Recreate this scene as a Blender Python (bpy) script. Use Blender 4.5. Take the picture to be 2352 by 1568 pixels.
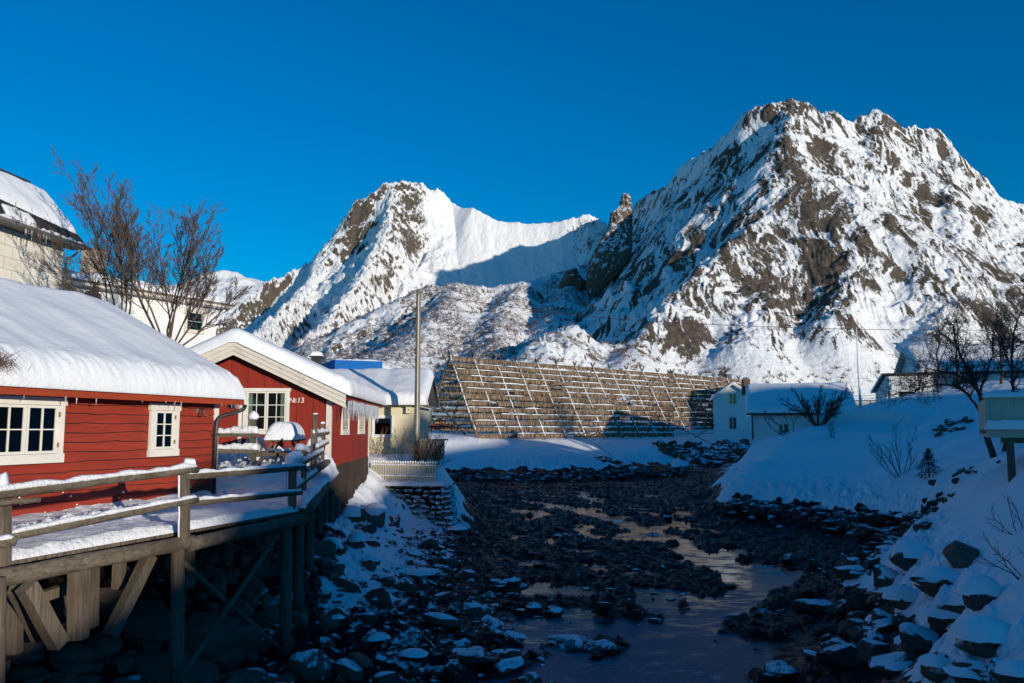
import bpy, math, random
import numpy as np
from mathutils import Vector
for o in list(bpy.data.objects): bpy.data.objects.remove(o)
SC = bpy.context.scene
COL = SC.collection
random.seed(7); RNG = np.random.default_rng(7)
# ---------------------------------------------------------------- camera, sky, sun, exposure
F = 1895.0; CZ = 4.5; PITCH = math.atan(200/1895.0); CP, SP = math.cos(PITCH), math.sin(PITCH)
cam = bpy.data.objects.new('camera', bpy.data.cameras.new('camera')); COL.objects.link(cam)
cam.location = (0, 0, CZ); cam.rotation_euler = (math.pi/2+PITCH, 0, 0)
cam.data.sensor_width = 36; cam.data.lens = 36*F/2352; cam.data.clip_start = .1; cam.data.clip_end = 20000
SC.camera = cam
SUN_AZ = math.atan2(.62, -.78)          # horizontal direction towards the sun (x = sin, y = cos)
SUN_EL = math.radians(8.0)
world = bpy.data.worlds.new('World'); SC.world = world; world.use_nodes = True
nt = world.node_tree; nt.nodes.clear()
sky = nt.nodes.new('ShaderNodeTexSky'); sky.sky_type = 'NISHITA'; sky.sun_disc = False
sky.sun_elevation = math.radians(24); sky.sun_rotation = SUN_AZ; sky.air_density = 1.0; sky.dust_density = 0.0; sky.ozone_density = 3.0; sky.altitude = 0
sky.sun_elevation = SUN_EL
hs = nt.nodes.new('ShaderNodeHueSaturation'); hs.inputs['Saturation'].default_value = 1.6; hs.inputs['Value'].default_value = 1.0
tint = nt.nodes.new('ShaderNodeMix'); tint.data_type = 'RGBA'; tint.blend_type = 'MULTIPLY'; tint.inputs[0].default_value = 1; tint.inputs[7].default_value = (.24, .87, 1.02, 1)
bg = nt.nodes.new('ShaderNodeBackground'); bg.inputs[1].default_value = .15
wo = nt.nodes.new('ShaderNodeOutputWorld')
nt.links.new(sky.outputs[0], hs.inputs['Color']); nt.links.new(hs.outputs[0], tint.inputs[6]); nt.links.new(tint.outputs[2], bg.inputs[0]); nt.links.new(bg.outputs[0], wo.inputs[0])
sl = bpy.data.lights.new('sun', 'SUN'); sl.energy = 4.2; sl.angle = math.radians(.6); sl.color = (1, .9, .76)
so = bpy.data.objects.new('sun', sl); COL.objects.link(so)
SDIR = Vector((math.sin(SUN_AZ)*math.cos(SUN_EL), math.cos(SUN_AZ)*math.cos(SUN_EL), math.sin(SUN_EL)))
so.rotation_euler = SDIR.to_track_quat('Z', 'Y').to_euler(); so.location = (60, -80, 60)
SC.view_settings.view_transform = 'Standard'; SC.view_settings.look = 'None'; SC.view_settings.gamma = 1; SC.view_settings.exposure = 0
SC.render.engine = 'CYCLES'
# ---------------------------------------------------------------- measuring helpers
def P(px, py, Y):
    "world point seen at photo pixel (2352 wide) at distance Y in front of the camera"
    u = (px-1176)/F; v = (784-py)/F; k = Y/(CP-v*SP)
    return Vector((u*k, Y, CZ+(SP+v*CP)*k))
def PG(px, py, z):
    u = (px-1176)/F; v = (784-py)/F; k = (z-CZ)/(SP+v*CP)
    return Vector((u*k, (CP-v*SP)*k, z))
def PX(px, Y, z): # point at photo column px, distance Y, height z
    y = (z-CZ)/Y; v = (y*CP-SP)/(CP+y*SP); k = Y/(CP-v*SP)
    return Vector(((px-1176)/F*k, Y, z))
# ---------------------------------------------------------------- numpy noise
def _h(ix, iy, s):
    h = (ix.astype(np.int64)*374761393+iy.astype(np.int64)*668265263+s*1274126177) & 0xffffffff
    h = ((h ^ (h >> 13))*1274126177) & 0xffffffff
    return ((h ^ (h >> 16)) & 0xffff).astype(np.float32)*(6.2831853/65536)
def perlin(x, y, s=0):
    x = np.asarray(x, np.float32); y = np.asarray(y, np.float32)
    x0 = np.floor(x); y0 = np.floor(y); fx = x-x0; fy = y-y0; ix = x0.astype(np.int64); iy = y0.astype(np.int64)
    u = fx*fx*fx*(fx*(fx*6-15)+10); v = fy*fy*fy*(fy*(fy*6-15)+10)
    def g(a, b):
        t = _h(ix+a, iy+b, s); return np.cos(t)*(fx-a)+np.sin(t)*(fy-b)
    return ((g(0,0)*(1-u)+g(1,0)*u)*(1-v)+(g(0,1)*(1-u)+g(1,1)*u)*v)*1.5
def fbm(x, y, n=5, s=0, gain=.5):
    r = 0; a = 1
    for i in range(n):
        r = r+a*perlin(x*2**i+i*17.3, y*2**i-i*9.1, s+i); a *= gain
    return r
def ss(a, b, x):
    t = np.clip((x-a)/(b-a), 0, 1); return t*t*(3-2*t)
def n1(t, s=0): return float(perlin(np.array([t]), np.array([s*7.77+.37]), s)[0])
# ---------------------------------------------------------------- object helpers
def tag(o, label=None, cat=None, group=None, kind=None):
    if label: o['label'] = label
    if cat: o['category'] = cat
    if group: o['group'] = group
    if kind: o['kind'] = kind
    return o
def thing(name, loc, label, cat, group=None):
    o = bpy.data.objects.new(name, None); COL.objects.link(o); o.location = loc; o.empty_display_size = .2
    return tag(o, label, cat, group)
def rootloc(o):
    l = Vector((0, 0, 0))
    while o is not None: l = l+Vector(o.location); o = o.parent
    return l
def mesh_np(name, V, Q, mat, smooth=True, attrs=None, parent=None, loc=None):
    "fast mesh from arrays; Q is (n,4) or (n,3)"
    V = np.asarray(V, np.float32); Q = np.asarray(Q, np.int32)
    L = Vector(loc) if loc is not None else Vector((0, 0, 0))
    base = L+(rootloc(parent) if parent is not None else Vector((0, 0, 0)))
    V = V-np.array(base, np.float32)
    me = bpy.data.meshes.new(name); me.vertices.add(len(V)); me.vertices.foreach_set('co', V.ravel())
    k = Q.shape[1]; me.loops.add(Q.size); me.loops.foreach_set('vertex_index', Q.ravel())
    me.polygons.add(len(Q)); me.polygons.foreach_set('loop_start', np.arange(0, Q.size, k, dtype=np.int32))
    try: me.polygons.foreach_set('loop_total', np.full(len(Q), k, np.int32))
    except Exception: pass
    me.update(calc_edges=True); me.validate()
    me.polygons.foreach_set('use_smooth', np.full(len(me.polygons), smooth, bool))
    for n, a in (attrs or {}).items():
        at = me.attributes.new(n, 'FLOAT', 'POINT'); at.data.foreach_set('value', np.asarray(a, np.float32).ravel())
    me.materials.append(mat)
    o = bpy.data.objects.new(name, me); COL.objects.link(o); o.location = L
    if parent is not None: o.parent = parent
    return o
def gridfaces(nr, nc, wrap=False):
    i = np.arange(nr-1)[:, None]; j = np.arange(nc if wrap else nc-1)[None, :]; j2 = (j+1) % nc
    return np.stack([i*nc+j, i*nc+j2, (i+1)*nc+j2, (i+1)*nc+j], -1).reshape(-1, 4)
class Frame:
    "local x along a wall, local y into the building, z up"
    def __init__(s, o, ang): s.o = Vector(o); s.ax = Vector((math.cos(ang), math.sin(ang), 0)); s.ay = Vector((-math.sin(ang), math.cos(ang), 0))
    def __call__(s, p): return s.o+s.ax*p[0]+s.ay*p[1]+Vector((0, 0, p[2]))
WF = Frame((0, 0, 0), 0)
class MB:
    def __init__(s, fr=WF): s.v = []; s.f = []; s.fr = fr
    def add(s, vs, fs):
        b = len(s.v); s.v += [tuple(s.fr(v)) for v in vs]; s.f += [tuple(b+i for i in f) for f in fs]; return s
    def box(s, a, b, bev=0):
        x0, y0, z0 = a; x1, y1, z1 = b
        return s.add([(x0,y0,z0),(x1,y0,z0),(x1,y1,z0),(x0,y1,z0),(x0,y0,z1),(x1,y0,z1),(x1,y1,z1),(x0,y1,z1)],
                     [(0,3,2,1),(4,5,6,7),(0,1,5,4),(1,2,6,5),(2,3,7,6),(3,0,4,7)])
    def beam(s, p, q, w, h, up=(0,0,1), seg=1, jit=0, seed=0):
        "squared timber from p to q"
        p = Vector(p); q = Vector(q); d = (q-p).normalized(); r = d.cross(Vector(up))
        if r.length < 1e-3: r = Vector((1,0,0))
        r.normalize(); u = r.cross(d)
        vs = []; 
        for i in range(seg+1):
            t = i/seg; c = p.lerp(q, t)+(r*n1(t*seg*.7+seed, 3)+u*n1(t*seg*.7+seed, 5))*jit
            vs += [c-r*w/2-u*h/2, c+r*w/2-u*h/2, c+r*w/2+u*h/2, c-r*w/2+u*h/2]
        fs = [(3,2,1,0), tuple(4*seg+k for k in range(4))]
        for i in range(seg):
            for k in range(4): fs.append((4*i+k, 4*i+(k+1)%4, 4*i+4+(k+1)%4, 4*i+4+k))
        return s.add(vs, fs)
    def tube(s, pts, rs, n=8, cap=True):
        pts = [Vector(p) for p in pts]
        if not hasattr(rs, '__len__'): rs = [rs]*len(pts)
        vs = []; fs = []; r0 = None
        for i, c in enumerate(pts):
            d = (pts[min(i+1, len(pts)-1)]-pts[max(i-1, 0)]).normalized()
            r = d.cross(Vector((0,0,1))) if r0 is None else (r0-d*r0.dot(d))
            if r.length < 1e-3: r = d.cross(Vector((0,1,0)))
            r.normalize(); r0 = r; u = r.cross(d)
            for k in range(n):
                a = 2*math.pi*k/n; vs.append(c+(r*math.cos(a)+u*math.sin(a))*rs[i])
        for i in range(len(pts)-1):
            for k in range(n): fs.append((i*n+k, i*n+(k+1)%n, i*n+n+(k+1)%n, i*n+n+k))
        if cap: fs += [tuple(range(n))[::-1], tuple((len(pts)-1)*n+k for k in range(n))]
        return s.add(vs, fs)
    def log(s, p, q, r0, r1=None, n=10, seg=8, seed=0, jit=.006):
        r1 = r1 or r0; p = Vector(p); q = Vector(q)
        pts = []; rs = []
        for i in range(seg+1):
            t = i/seg; pts.append(p.lerp(q, t)+Vector((n1(t*seg*.5+seed, 1), n1(t*seg*.5+seed, 2), n1(t*seg*.5+seed, 3)))*jit*2); rs.append((r0+(r1-r0)*t)*(1+.06*n1(t*seg+seed, 4)))
        return s.tube(pts, rs, n)
    def prism(s, poly, y0, y1):
        "polygon in local x,z extruded in local y"
        n = len(poly); vs = [(p[0], y0, p[1]) for p in poly]+[(p[0], y1, p[1]) for p in poly]
        return s.add(vs, [tuple(range(n)), tuple(range(n, 2*n))[::-1]]+[(i, n+i, n+(i+1)%n, (i+1)%n) for i in range(n)])
    def quad(s, a, b, c, d): return s.add([a, b, c, d], [(0,1,2,3)])
    def snow(s, p, q, w, h, seg=None, seed=0, n=7, lump=.35, ends=True):
        "ridge of snow lying on a rail from p to q"
        p = Vector(p); q = Vector(q); L = (q-p).length; seg = seg or max(4, int(L/(w*.7))); d = (q-p).normalized()
        r = d.cross(Vector((0,0,1))); r = r.normalized() if r.length > .05 else Vector((1,0,0))
        vs = []; fs = []
        for i in range(seg+1):
            t = i/seg; e = min(1, math.sqrt(max(0, 1-(2*t-1)**2))*(seg**.5)*.5+.12) if ends else 1
            c = p.lerp(q, t); hh = h*e*(1+lump*n1(t*L*3+seed, 2)+lump*.5*n1(t*L*9+seed, 4)); ww = w*.5*(1+.15*n1(t*L*4+seed, 6))*(.6+.4*e)
            for k in range(n):
                a = math.pi*k/(n-1); vs.append(c+r*(ww*math.cos(a))+Vector((0,0,hh*math.sin(a)**.75)))
        for i in range(seg):
            for k in range(n-1): fs.append((i*n+k, i*n+k+1, i*n+n+k+1, i*n+n+k))
            fs.append((i*n+n-1, i*n, i*n+n, i*n+2*n-1))
        fs += [tuple(range(n))[::-1], tuple(seg*n+k for k in range(n))]
        return s.add(vs, fs)
    def build(s, name, mat, parent=None, smooth=False, label=None, kind=None, loc=None, auto=None):
        L = Vector(loc) if loc is not None else Vector((0, 0, 0))
        base = L+(rootloc(parent) if parent is not None else Vector((0, 0, 0)))
        me = bpy.data.meshes.new(name); me.from_pydata([tuple(Vector(v)-base) for v in s.v], [], s.f); me.update()
        if smooth: me.polygons.foreach_set('use_smooth', np.full(len(me.polygons), True, bool))
        me.materials.append(mat); o = bpy.data.objects.new(name, me); COL.objects.link(o); o.location = L
        if parent is not None: o.parent = parent
        return tag(o, label, None, None, kind)
def snow_quad(A, B, C, D, T, nu=40, nv=20, seed=0, lump=.03, edge=.12, name='snow', parent=None, mat=None, sag=0, rough=3.0, loc=None, extra=None):
    "blanket of snow on the quad A B C D (A-B front edge, D-C back edge)"
    A, B, C, D = [np.array(a, float) for a in (A, B, C, D)]
    u = np.linspace(0, 1, nu)[None, :, None]; v = np.linspace(0, 1, nv)[:, None, None]
    base = (A*(1-u)+B*u)*(1-v)+(D*(1-u)+C*u)*v
    LU = np.linalg.norm(B-A); LV = np.linalg.norm(D-A)
    uu = u[..., 0]; vv = v[..., 0]
    du = np.minimum(uu, 1-uu)*LU; dv = np.minimum(vv, 1-vv)*LV
    e = np.sqrt(np.clip(1-(1-np.clip(du/edge, 0, 1))**2, 0, 1))*np.sqrt(np.clip(1-(1-np.clip(dv/edge, 0, 1))**2, 0, 1))
    x = base[..., 0]; y = base[..., 1]
    nz = fbm(x*rough, y*rough, 4, seed)*lump+fbm(x*.6, y*.6, 2, seed+9)*lump*1.2
    h = T*e+nz*e
    if extra is not None: h = h+extra(x, y)*e
    top = base.copy(); top[..., 2] += h
    V = np.concatenate([top.reshape(-1, 3), (base-np.array([0, 0, .01])).reshape(-1, 3)])
    fq = gridfaces(nv, nu); n = nu*nv; side = []
    for j in range(nu-1):
        side.append((j, n+j, n+j+1, j+1)); k = (nv-1)*nu+j; side.append((k, k+1, n+k+1, n+k))
    for i in range(nv-1):
        k = i*nu; side.append((k, k+nu, n+k+nu, n+k)); k = i*nu+nu-1; side.append((k, n+k, n+k+nu, k+nu))
    return mesh_np(name, V, np.concatenate([fq, np.array(side)]), mat, True, None, parent, loc)
def roof_snow(fr, x0, x1, yc, W, zr, slope, T, mat, parent, seed=0, W2=None, bulge=.08, nl=90, nw=60, lump=.04, name='roof_snow', rnd=.35):
    "snow on a gable roof: ridge along local x at y=yc, half widths W (front) and W2 (back)"
    W2 = W2 or W; l = np.linspace(0, 1, nl)[:, None]; q = np.linspace(-1, 1, nw)[None, :]; q = np.sign(q)*np.abs(q)**.8
    y = np.where(q < 0, q*W, q*W2); Lx = x1-x0
    zroof = zr-slope*(np.sqrt(y*y+rnd*rnd)-0)+0*l
    zbase = zr-slope*np.abs(y)+0*l
    fl = np.sqrt(np.clip(1-(1-np.clip(np.minimum(l, 1-l)*Lx/.35, 0, 1))**2, 0, 1))
    dq = np.where(q < 0, (1+q)*W, (1-q)*W2); fq = np.sqrt(np.clip(1-(1-np.clip(dq/.45, 0, 1))**2, 0, 1))
    X = x0+l*Lx+0*q; Yy = yc+y+0*l
    nz = fbm(X*.5, Yy*.5, 3, seed)*lump*.9+fbm(X*7, Yy*7, 4, seed+5, .65)*lump*1.1*(1-ss(.15, .7, dq))
    h = (T*(1+.10*fbm(X*.8+seed, 0*Yy, 3, seed+2))+nz)*fl*fq; z = np.maximum(zroof+slope*rnd*.2, zbase-.0)+h
    out = bulge*np.exp(-((dq-.22)/.22)**2)*fl*(1+.3*fbm(X*1.2, Yy*0, 4, seed+8)); Yy2 = Yy+np.where(q < 0, -out, out)
    top = np.stack([X, Yy2, z], -1).reshape(-1, 3); bot = np.stack([X, Yy, zbase-.004], -1).reshape(-1, 3)
    V = np.array([tuple(fr(p)) for p in np.concatenate([top, bot])])
    n = nl*nw; side = []
    for j in range(nw-1):
        side.append((j, n+j, n+j+1, j+1)); k = (nl-1)*nw+j; side.append((k, k+1, n+k+1, n+k))
    for i in range(nl-1):
        k = i*nw; side.append((k, k+nw, n+k+nw, n+k)); k = i*nw+nw-1; side.append((k, n+k, n+k+nw, k+nw))
    return mesh_np(name, V, np.concatenate([gridfaces(nl, nw), np.array(side)]), mat, True, None, parent)
def copy_tree(o, parent=None):
    c = o.copy(); COL.objects.link(c); c.parent = parent
    for ch in list(o.children): copy_tree(ch, c)
    return c
# ---------------------------------------------------------------- materials
class NT:
    def __init__(s, name):
        s.m = bpy.data.materials.new(name); s.m.use_nodes = True; s.t = s.m.node_tree; s.t.nodes.clear()
        s.out = s.n('ShaderNodeOutputMaterial'); s.b = s.n('ShaderNodeBsdfPrincipled'); s.l(s.b.outputs[0], s.out.inputs[0])
        s.co = s.n('ShaderNodeTexCoord').outputs['Object']
    def n(s, t, **k):
        q = s.t.nodes.new(t)
        for a, b in k.items(): setattr(q, a, b)
        return q
    def l(s, a, b): s.t.links.new(a, b)
    def set(s, i, v):
        i = s.b.inputs[i]
        if hasattr(v, 'node'): s.l(v, i)
        else: i.default_value = v if not (isinstance(v, tuple) and len(v) == 3) else v+(1,)
    def noise(s, scale, detail=4, rough=.55, vec=None, stretch=None, dist=0):
        q = s.n('ShaderNodeTexNoise'); q.inputs['Scale'].default_value = scale; q.inputs['Detail'].default_value = detail; q.inputs['Roughness'].default_value = rough; q.inputs['Distortion'].default_value = dist
        v = vec or s.co
        if stretch:
            mp = s.n('ShaderNodeMapping'); mp.inputs['Scale'].default_value = stretch; s.l(v, mp.inputs[0]); v = mp.outputs[0]
        s.l(v, q.inputs['Vector']); return q.outputs['Fac']
    def ramp(s, fac, stops):
        r = s.n('ShaderNodeValToRGB'); e = r.color_ramp.elements
        while len(e) < len(stops): e.new(.5)
        for q, (p, c) in zip(e, stops):
            q.position = p; q.color = (c, c, c, 1) if not isinstance(c, tuple) else c+(1,)
        s.l(fac, r.inputs[0]); return r.outputs[0]
    def mix(s, f, a, b, mode='MIX'):
        q = s.n('ShaderNodeMix', data_type='RGBA', blend_type=mode)
        for i, v in ((0, f), (6, a), (7, b)):
            if hasattr(v, 'node'): s.l(v, q.inputs[i])
            elif i == 0: q.inputs[i].default_value = v
            else: q.inputs[i].default_value = (v, v, v, 1) if not isinstance(v, tuple) else v+(1,)
        return q.outputs[2]
    def math(s, op, a, b=0, c=None, clamp=False):
        q = s.n('ShaderNodeMath', operation=op, use_clamp=clamp)
        for i, v in enumerate((a, b) if c is None else (a, b, c)):
            if hasattr(v, 'node'): s.l(v, q.inputs[i])
            else: q.inputs[i].default_value = v
        return q.outputs[0]
    def attr(s, n): return s.n('ShaderNodeAttribute', attribute_name=n).outputs['Fac']
    def nz(s):
        g = s.n('ShaderNodeNewGeometry'); x = s.n('ShaderNodeSeparateXYZ'); s.l(g.outputs['Normal'], x.inputs[0]); return x.outputs[2]
    def bump(s, h, dist=.02, strength=1, nrm=None):
        q = s.n('ShaderNodeBump'); q.inputs['Distance'].default_value = dist; q.inputs['Strength'].default_value = strength; s.l(h, q.inputs['Height'])
        if nrm: s.l(nrm, q.inputs['Normal'])
        s.l(q.outputs[0], s.b.inputs['Normal']); return q.outputs[0]
SNOWC = (.86, .87, .88)
def m_snow(name='snow', bs=14, bd=.02):
    m = NT(name); m.set('Base Color', m.mix(m.noise(1.3, 3), (.8, .82, .84), (.88, .885, .89))); m.set('Roughness', .55); m.set('Specular IOR Level', .3)
    n = m.math('ADD', m.noise(bs, 5, .6), m.math('MULTIPLY', m.noise(bs*.18, 4), 2)); m.bump(n, bd, .7); return m.m
def m_wood(name, c1, c2, sc=3, along=(8, 8, .7), rough=.85, stain=None, bd=.006, gs=.0):
    m = NT(name); n = m.noise(sc, 6, .65, stretch=along); c = m.mix(m.ramp(n, [(.3, 0.), (.7, 1.)]), c1, c2)
    n2 = m.noise(.9, 4); c = m.mix(m.ramp(n2, [(.35, 0.), (.7, .75)]), c, tuple(x*.55 for x in c1))
    if stain: c = m.mix(m.ramp(m.noise(1.7, 4), [(.5, 0.), (.7, .7)]), c, stain)
    m.set('Base Color', c); m.set('Roughness', rough); m.bump(n, bd, 1); return m.m
def m_paint(name, c, rough=.6, var=.12, bd=.002, sc=2.0, spec=.4, streak=(1, 1, 1), dirt=None):
    m = NT(name); n = m.noise(sc, 5, .6, stretch=streak); col = m.mix(m.ramp(n, [(.3, 0.), (.7, 1.)]), tuple(x*(1-var) for x in c), tuple(min(1, x*(1+var)) for x in c))
    if dirt: col = m.mix(m.ramp(m.noise(sc*.7, 6, .7), [(.52, 0.), (.75, .6)]), col, dirt)
    m.set('Base Color', col); m.set('Roughness', rough); m.set('Specular IOR Level', spec); m.bump(m.noise(sc*14, 4), bd, .7); return m.m
M = {}
M['snow'] = m_snow(); M['snow_rough'] = m_snow('snow_rough', 22, .05); M['snow_far'] = m_snow('snow_far', 3, .05)
M['red'] = m_paint('red_paint', (.29, .036, .018), .6, .2, .004, 3, .3, (.4, .4, 5), (.20, .03, .016))
M['red2'] = m_paint('red_paint_dark', (.25, .022, .011), .6, .12, .003, 3, .3, (3, 3, .3))
M['fascia'] = m_wood('orange_red_fascia', (.42, .06, .012), (.3, .03, .008), 4, (.6, .6, 8))
M['white'] = m_paint('white_paint', (.74, .71, .63), .5, .07, .001, 3)
M['white2'] = m_paint('white_paint_worn', (.66, .61, .52), .6, .1, .003, 5, .3, (.5, .5, 6), (.34, .3, .24))
M['whitewall'] = m_paint('white_clapboard', (.76, .76, .74), .6, .05, .002, 2)
M['cream'] = m_paint('cream_paint', (.68, .61, .42), .6, .06, .002, 2)
M['creampanel'] = m_paint('cream_panel', (.78, .75, .66), .7, .07, .003, 1.5, .3, (1, 1, 1), (.45, .4, .3))
M['creamdk'] = m_paint('cream_fence', (.50, .46, .34), .7, .08, .002, 2)
M['blue'] = m_paint('blue_fascia', (.004, .12, .40), .7, .05, .001, 2, .15)
M['logs'] = m_wood('grey_weathered_wood', (.07, .055, .036), (.23, .19, .135), 7, (3.2, .8, 3.2), .9, (.07, .05, .03), .02)
M['pile'] = m_wood('pile_wood', (.065, .052, .036), (.22, .175, .125), 7, (5, 5, .3), .9, (.10, .06, .04), .012)
M['pole'] = m_wood('pole_wood', (.17, .14, .10), (.30, .255, .19), 5, (6, 6, .3), .9, None, .008)
M['skirt'] = m_wood('dark_skirt_wood', (.03, .02, .012), (.075, .048, .028), 5, (6, 6, .4), .9, None, .008)
M['rackpole'] = m_wood('rack_pole_wood', (.13, .10, .065), (.26, .21, .14), 4, (3, 3, 3), .9, None, .01)
M['dark'] = m_paint('dark_metal', (.03, .027, .025), .45, .2, .001, 4, .5)
M['iron'] = m_paint('grey_metal', (.16, .15, .14), .5, .2, .002, 4, .5, (1,1,1), (.12, .06, .03))
M['inside_dark'] = m_paint('painted_dark_inside', (.012, .013, .016), .8, .2, .0, 4)  # near-black for sheets set over openings: the shade inside is put into the colour
M['curtain'] = m_paint('curtain_cloth', (.50, .52, .44), .9, .06, .004, 2, .1, (12, 12, .2))
M['brass'] = m_paint('brass_hinge', (.25, .13, .03), .4, .3, .001, 20)
M['green'] = m_paint('green_rope', (.03, .30, .22), .7, .2, .002, 20)
M['concrete'] = m_paint('grey_concrete', (.20, .19, .17), .9, .15, .01, 3)
def m_glass():
    m = NT('window_glass'); tr = m.n('ShaderNodeBsdfTransparent'); gl = m.n('ShaderNodeBsdfGlossy'); gl.inputs['Roughness'].default_value = .03; tr.inputs[0].default_value = (.75, .8, .8, 1)
    fr = m.n('ShaderNodeFresnel'); fr.inputs[0].default_value = 1.6; mx = m.n('ShaderNodeMixShader'); m.l(fr.outputs[0], mx.inputs[0]); m.l(tr.outputs[0], mx.inputs[1]); m.l(gl.outputs[0], mx.inputs[2]); m.l(mx.outputs[0], m.out.inputs[0]); return m.m
M['glass'] = m_glass()
def m_ice():
    m = NT('icicle_ice'); m.set('Base Color', (.75, .8, .85)); m.set('Roughness', .12); m.set('Transmission Weight', .6); m.set('IOR', 1.31); return m.m
M['ice'] = m_ice()
def m_bark(name, c1, c2):
    m = NT(name); n = m.noise(9, 4); m.set('Base Color', m.mix(n, c1, c2)); m.set('Roughness', .9); return m.m
M['bark'] = m_bark('bark', (.055, .034, .024), (.12, .08, .055)); M['barkdark'] = m_bark('bark_dark', (.03, .022, .018), (.075, .055, .042)); M['twig'] = m_bark('twig', (.10, .05, .028), (.17, .09, .045))
def m_rock(name, c1, c2, snow_lo=.62, snow_hi=.75, amt=.5, fine=7):
    m = NT(name); n = m.noise(1.1, 8, .65); c = m.mix(m.ramp(n, [(.3, 0.), (.7, 1.)]), c1, c2)
    s = m.math('ADD', m.nz(), m.math('MULTIPLY', m.math('SUBTRACT', m.noise(fine, 5, .7), .5), amt)); f = m.ramp(s, [(snow_lo, 0.), (snow_hi, 1.)])
    m.set('Base Color', m.mix(f, c, (.8, .83, .86))); m.set('Roughness', m.mix(f, .8, .6)); m.bump(m.math('ADD', m.noise(5, 8, .7), m.math('MULTIPLY', f, .35)), .07, .9); return m.m
M['rock'] = m_rock('boulder_rock', (.045, .034, .026), (.10, .078, .058), .72, .82, .55)
M['rock_snowy'] = m_rock('boulder_rock_snowy', (.045, .035, .026), (.095, .075, .055), .35, .5, .5)
M['rock_bare'] = m_rock('boulder_rock_bare', (.06, .048, .034), (.15, .12, .085), 1.05, 1.2, .3)
M['rock_wet'] = m_rock('shore_rock_wet', (.012, .010, .008), (.030, .025, .018), .86, .97, .6, 9)
# ---------------------------------------------------------------- mountains (one real height field, metres)
def P3(l): return [tuple(P(*a)) for a in l]
R_M0 = [(P3([(330,690,3200),(430,655,3200),(490,638,3100),(520,622,3100),(548,634,3150),(580,639,3200),(614,652,3200),(680,690,3200)]), .42)]
R_M1 = [(P3([(330,860,1150),(430,800,1200),(500,748,1230),(540,714,1250),(600,657,1290),(640,636,1310),(700,608,1340),(740,590,1350),(763,577,1350),(769,548,1350),(784,522,1350),(800,492,1350),(825,457,1350),(850,448,1350),(872,439,1355),(885,420,1360),(905,415,1360),(930,418,1365),(968,421,1370),(981,431,1375),(1004,433,1380),(1016,441,1385),(1035,462,1390),(1060,478,1370),(1085,476,1350),(1120,495,1340),(1145,508,1335),(1215,513,1330),(1265,512,1325),(1300,505,1320),(1335,495,1320),(1352,491,1320),(1385,505,1320),(1410,530,1320),(1470,560,1300)]), 1.15, 34),
        (P3([(905,440,1340),(890,520,1250),(850,600,1140),(800,680,1000),(730,760,860),(640,830,700)]), .95, 12),
        (P3([(763,577,1350),(700,660,1180),(620,740,980),(540,800,800)]), .9, 8)]
R_M2 = [(P3([(800,760,736),(880,712,759),(940,680,782),(985,660,805),(1050,653,816),(1120,662,828),(1190,655,839),(1260,634,874),(1330,615,920),(1375,590,966),(1430,560,1000)]), .62),
        (P3([(1050,655,816),(1010,720,644),(930,790,483),(870,835,368)]), .5),
        (P3([(1190,655,839),(1150,730,644),(1130,790,494),(1110,835,379)]), .6),
        (P3([(1330,615,920),(1290,700,736),(1270,745,598)]), .6),
        (P3([(1300,752,400),(1270,775,370),(1240,815,330)]), .5)]
R_M3 = [(P3([(1400,560,1350),(1436,510,1330),(1452,484,1310),(1470,462,1270),(1500,440,1200),(1530,430,1130),(1560,407,1070),(1572,377,1040),(1600,362,1000),(1640,337,930),(1655,322,910),(1680,306,870),(1696,286,835),(1710,264,820),(1735,245,805),(1775,237,795),(1820,233,795),(1852,237,795),(1872,262,800),(1885,263,800),(1900,258,800),(1915,256,800),(1923,278,805),(1950,281,810),(1975,271,810),(1995,260,815),(2012,253,815),(2035,266,820),(2060,290,820),(2085,296,820)]), 1.1, 26),
        (P3([(2085,296,820),(2130,293,820),(2150,296,820)]), 1.75, 26),
        (P3([(2174,325,815),(2196,360,815),(2226,386,810),(2246,426,805),(2262,441,800),(2292,456,800),(2330,466,800),(2380,475,800),(2520,520,800),(2800,640,800)]), 1.1, 26),
        (P3([(1820,235,795),(1795,335,680),(1795,462,610),(1735,517,570),(1661,573,525),(1596,638,480),(1531,705,440),(1470,780,400),(1420,840,350)]), .85, 6),
        (P3([(2008,290,795),(2000,390,720),(1985,470,640),(1970,560,560),(1940,650,490),(1900,740,430)]), .95, 8),
        (P3([(2165,370,780),(2170,420,740),(2190,500,660),(2200,600,580),(2190,690,500),(2140,770,430)]), .95, 12),
        (P3([(2270,490,780),(2300,560,700),(2360,640,600),(2400,740,500)]), .95, 8),
        (P3([(1735,517,590),(1760,620,520),(1740,700,460),(1700,790,400)]), 1.0)]
def ridge_h(x, y, R, k=4.0):
    "smooth maximum over ridge segments; returns height and distance to nearest ridge"
    acc = None; dm = np.full(x.shape, 1e9, np.float32)
    for rg in R:
        pts, slope = rg[:2]; kk = rg[2] if len(rg) > 2 else 0
        best = np.full(x.shape, -1e9, np.float32)
        for a, b in zip(pts[:-1], pts[1:]):
            ax, ay, az = a; bx, by, bz = b; dx = bx-ax; dy = by-ay; L2 = dx*dx+dy*dy+1e-9
            t = np.clip(((x-ax)*dx+(y-ay)*dy)/L2, 0, 1); d = np.sqrt((x-ax-t*dx)**2+(y-ay-t*dy)**2)
            np.maximum(best, az+(bz-az)*t-slope*(np.sqrt(d*d+140)-11.8)-(kk*(1-np.exp(-(d/26)**1.5)) if kk else 0), out=best); np.minimum(dm, d, out=dm)
        acc = best if acc is None else np.maximum(acc, best)+k*np.log1p(np.exp(-np.abs(acc-best)/k))-k*.0
    return acc, dm
_s = R_M3[1][0][::-1]; S1Y = [p[1] for p in _s]; S1X = [p[0] for p in _s]
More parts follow.
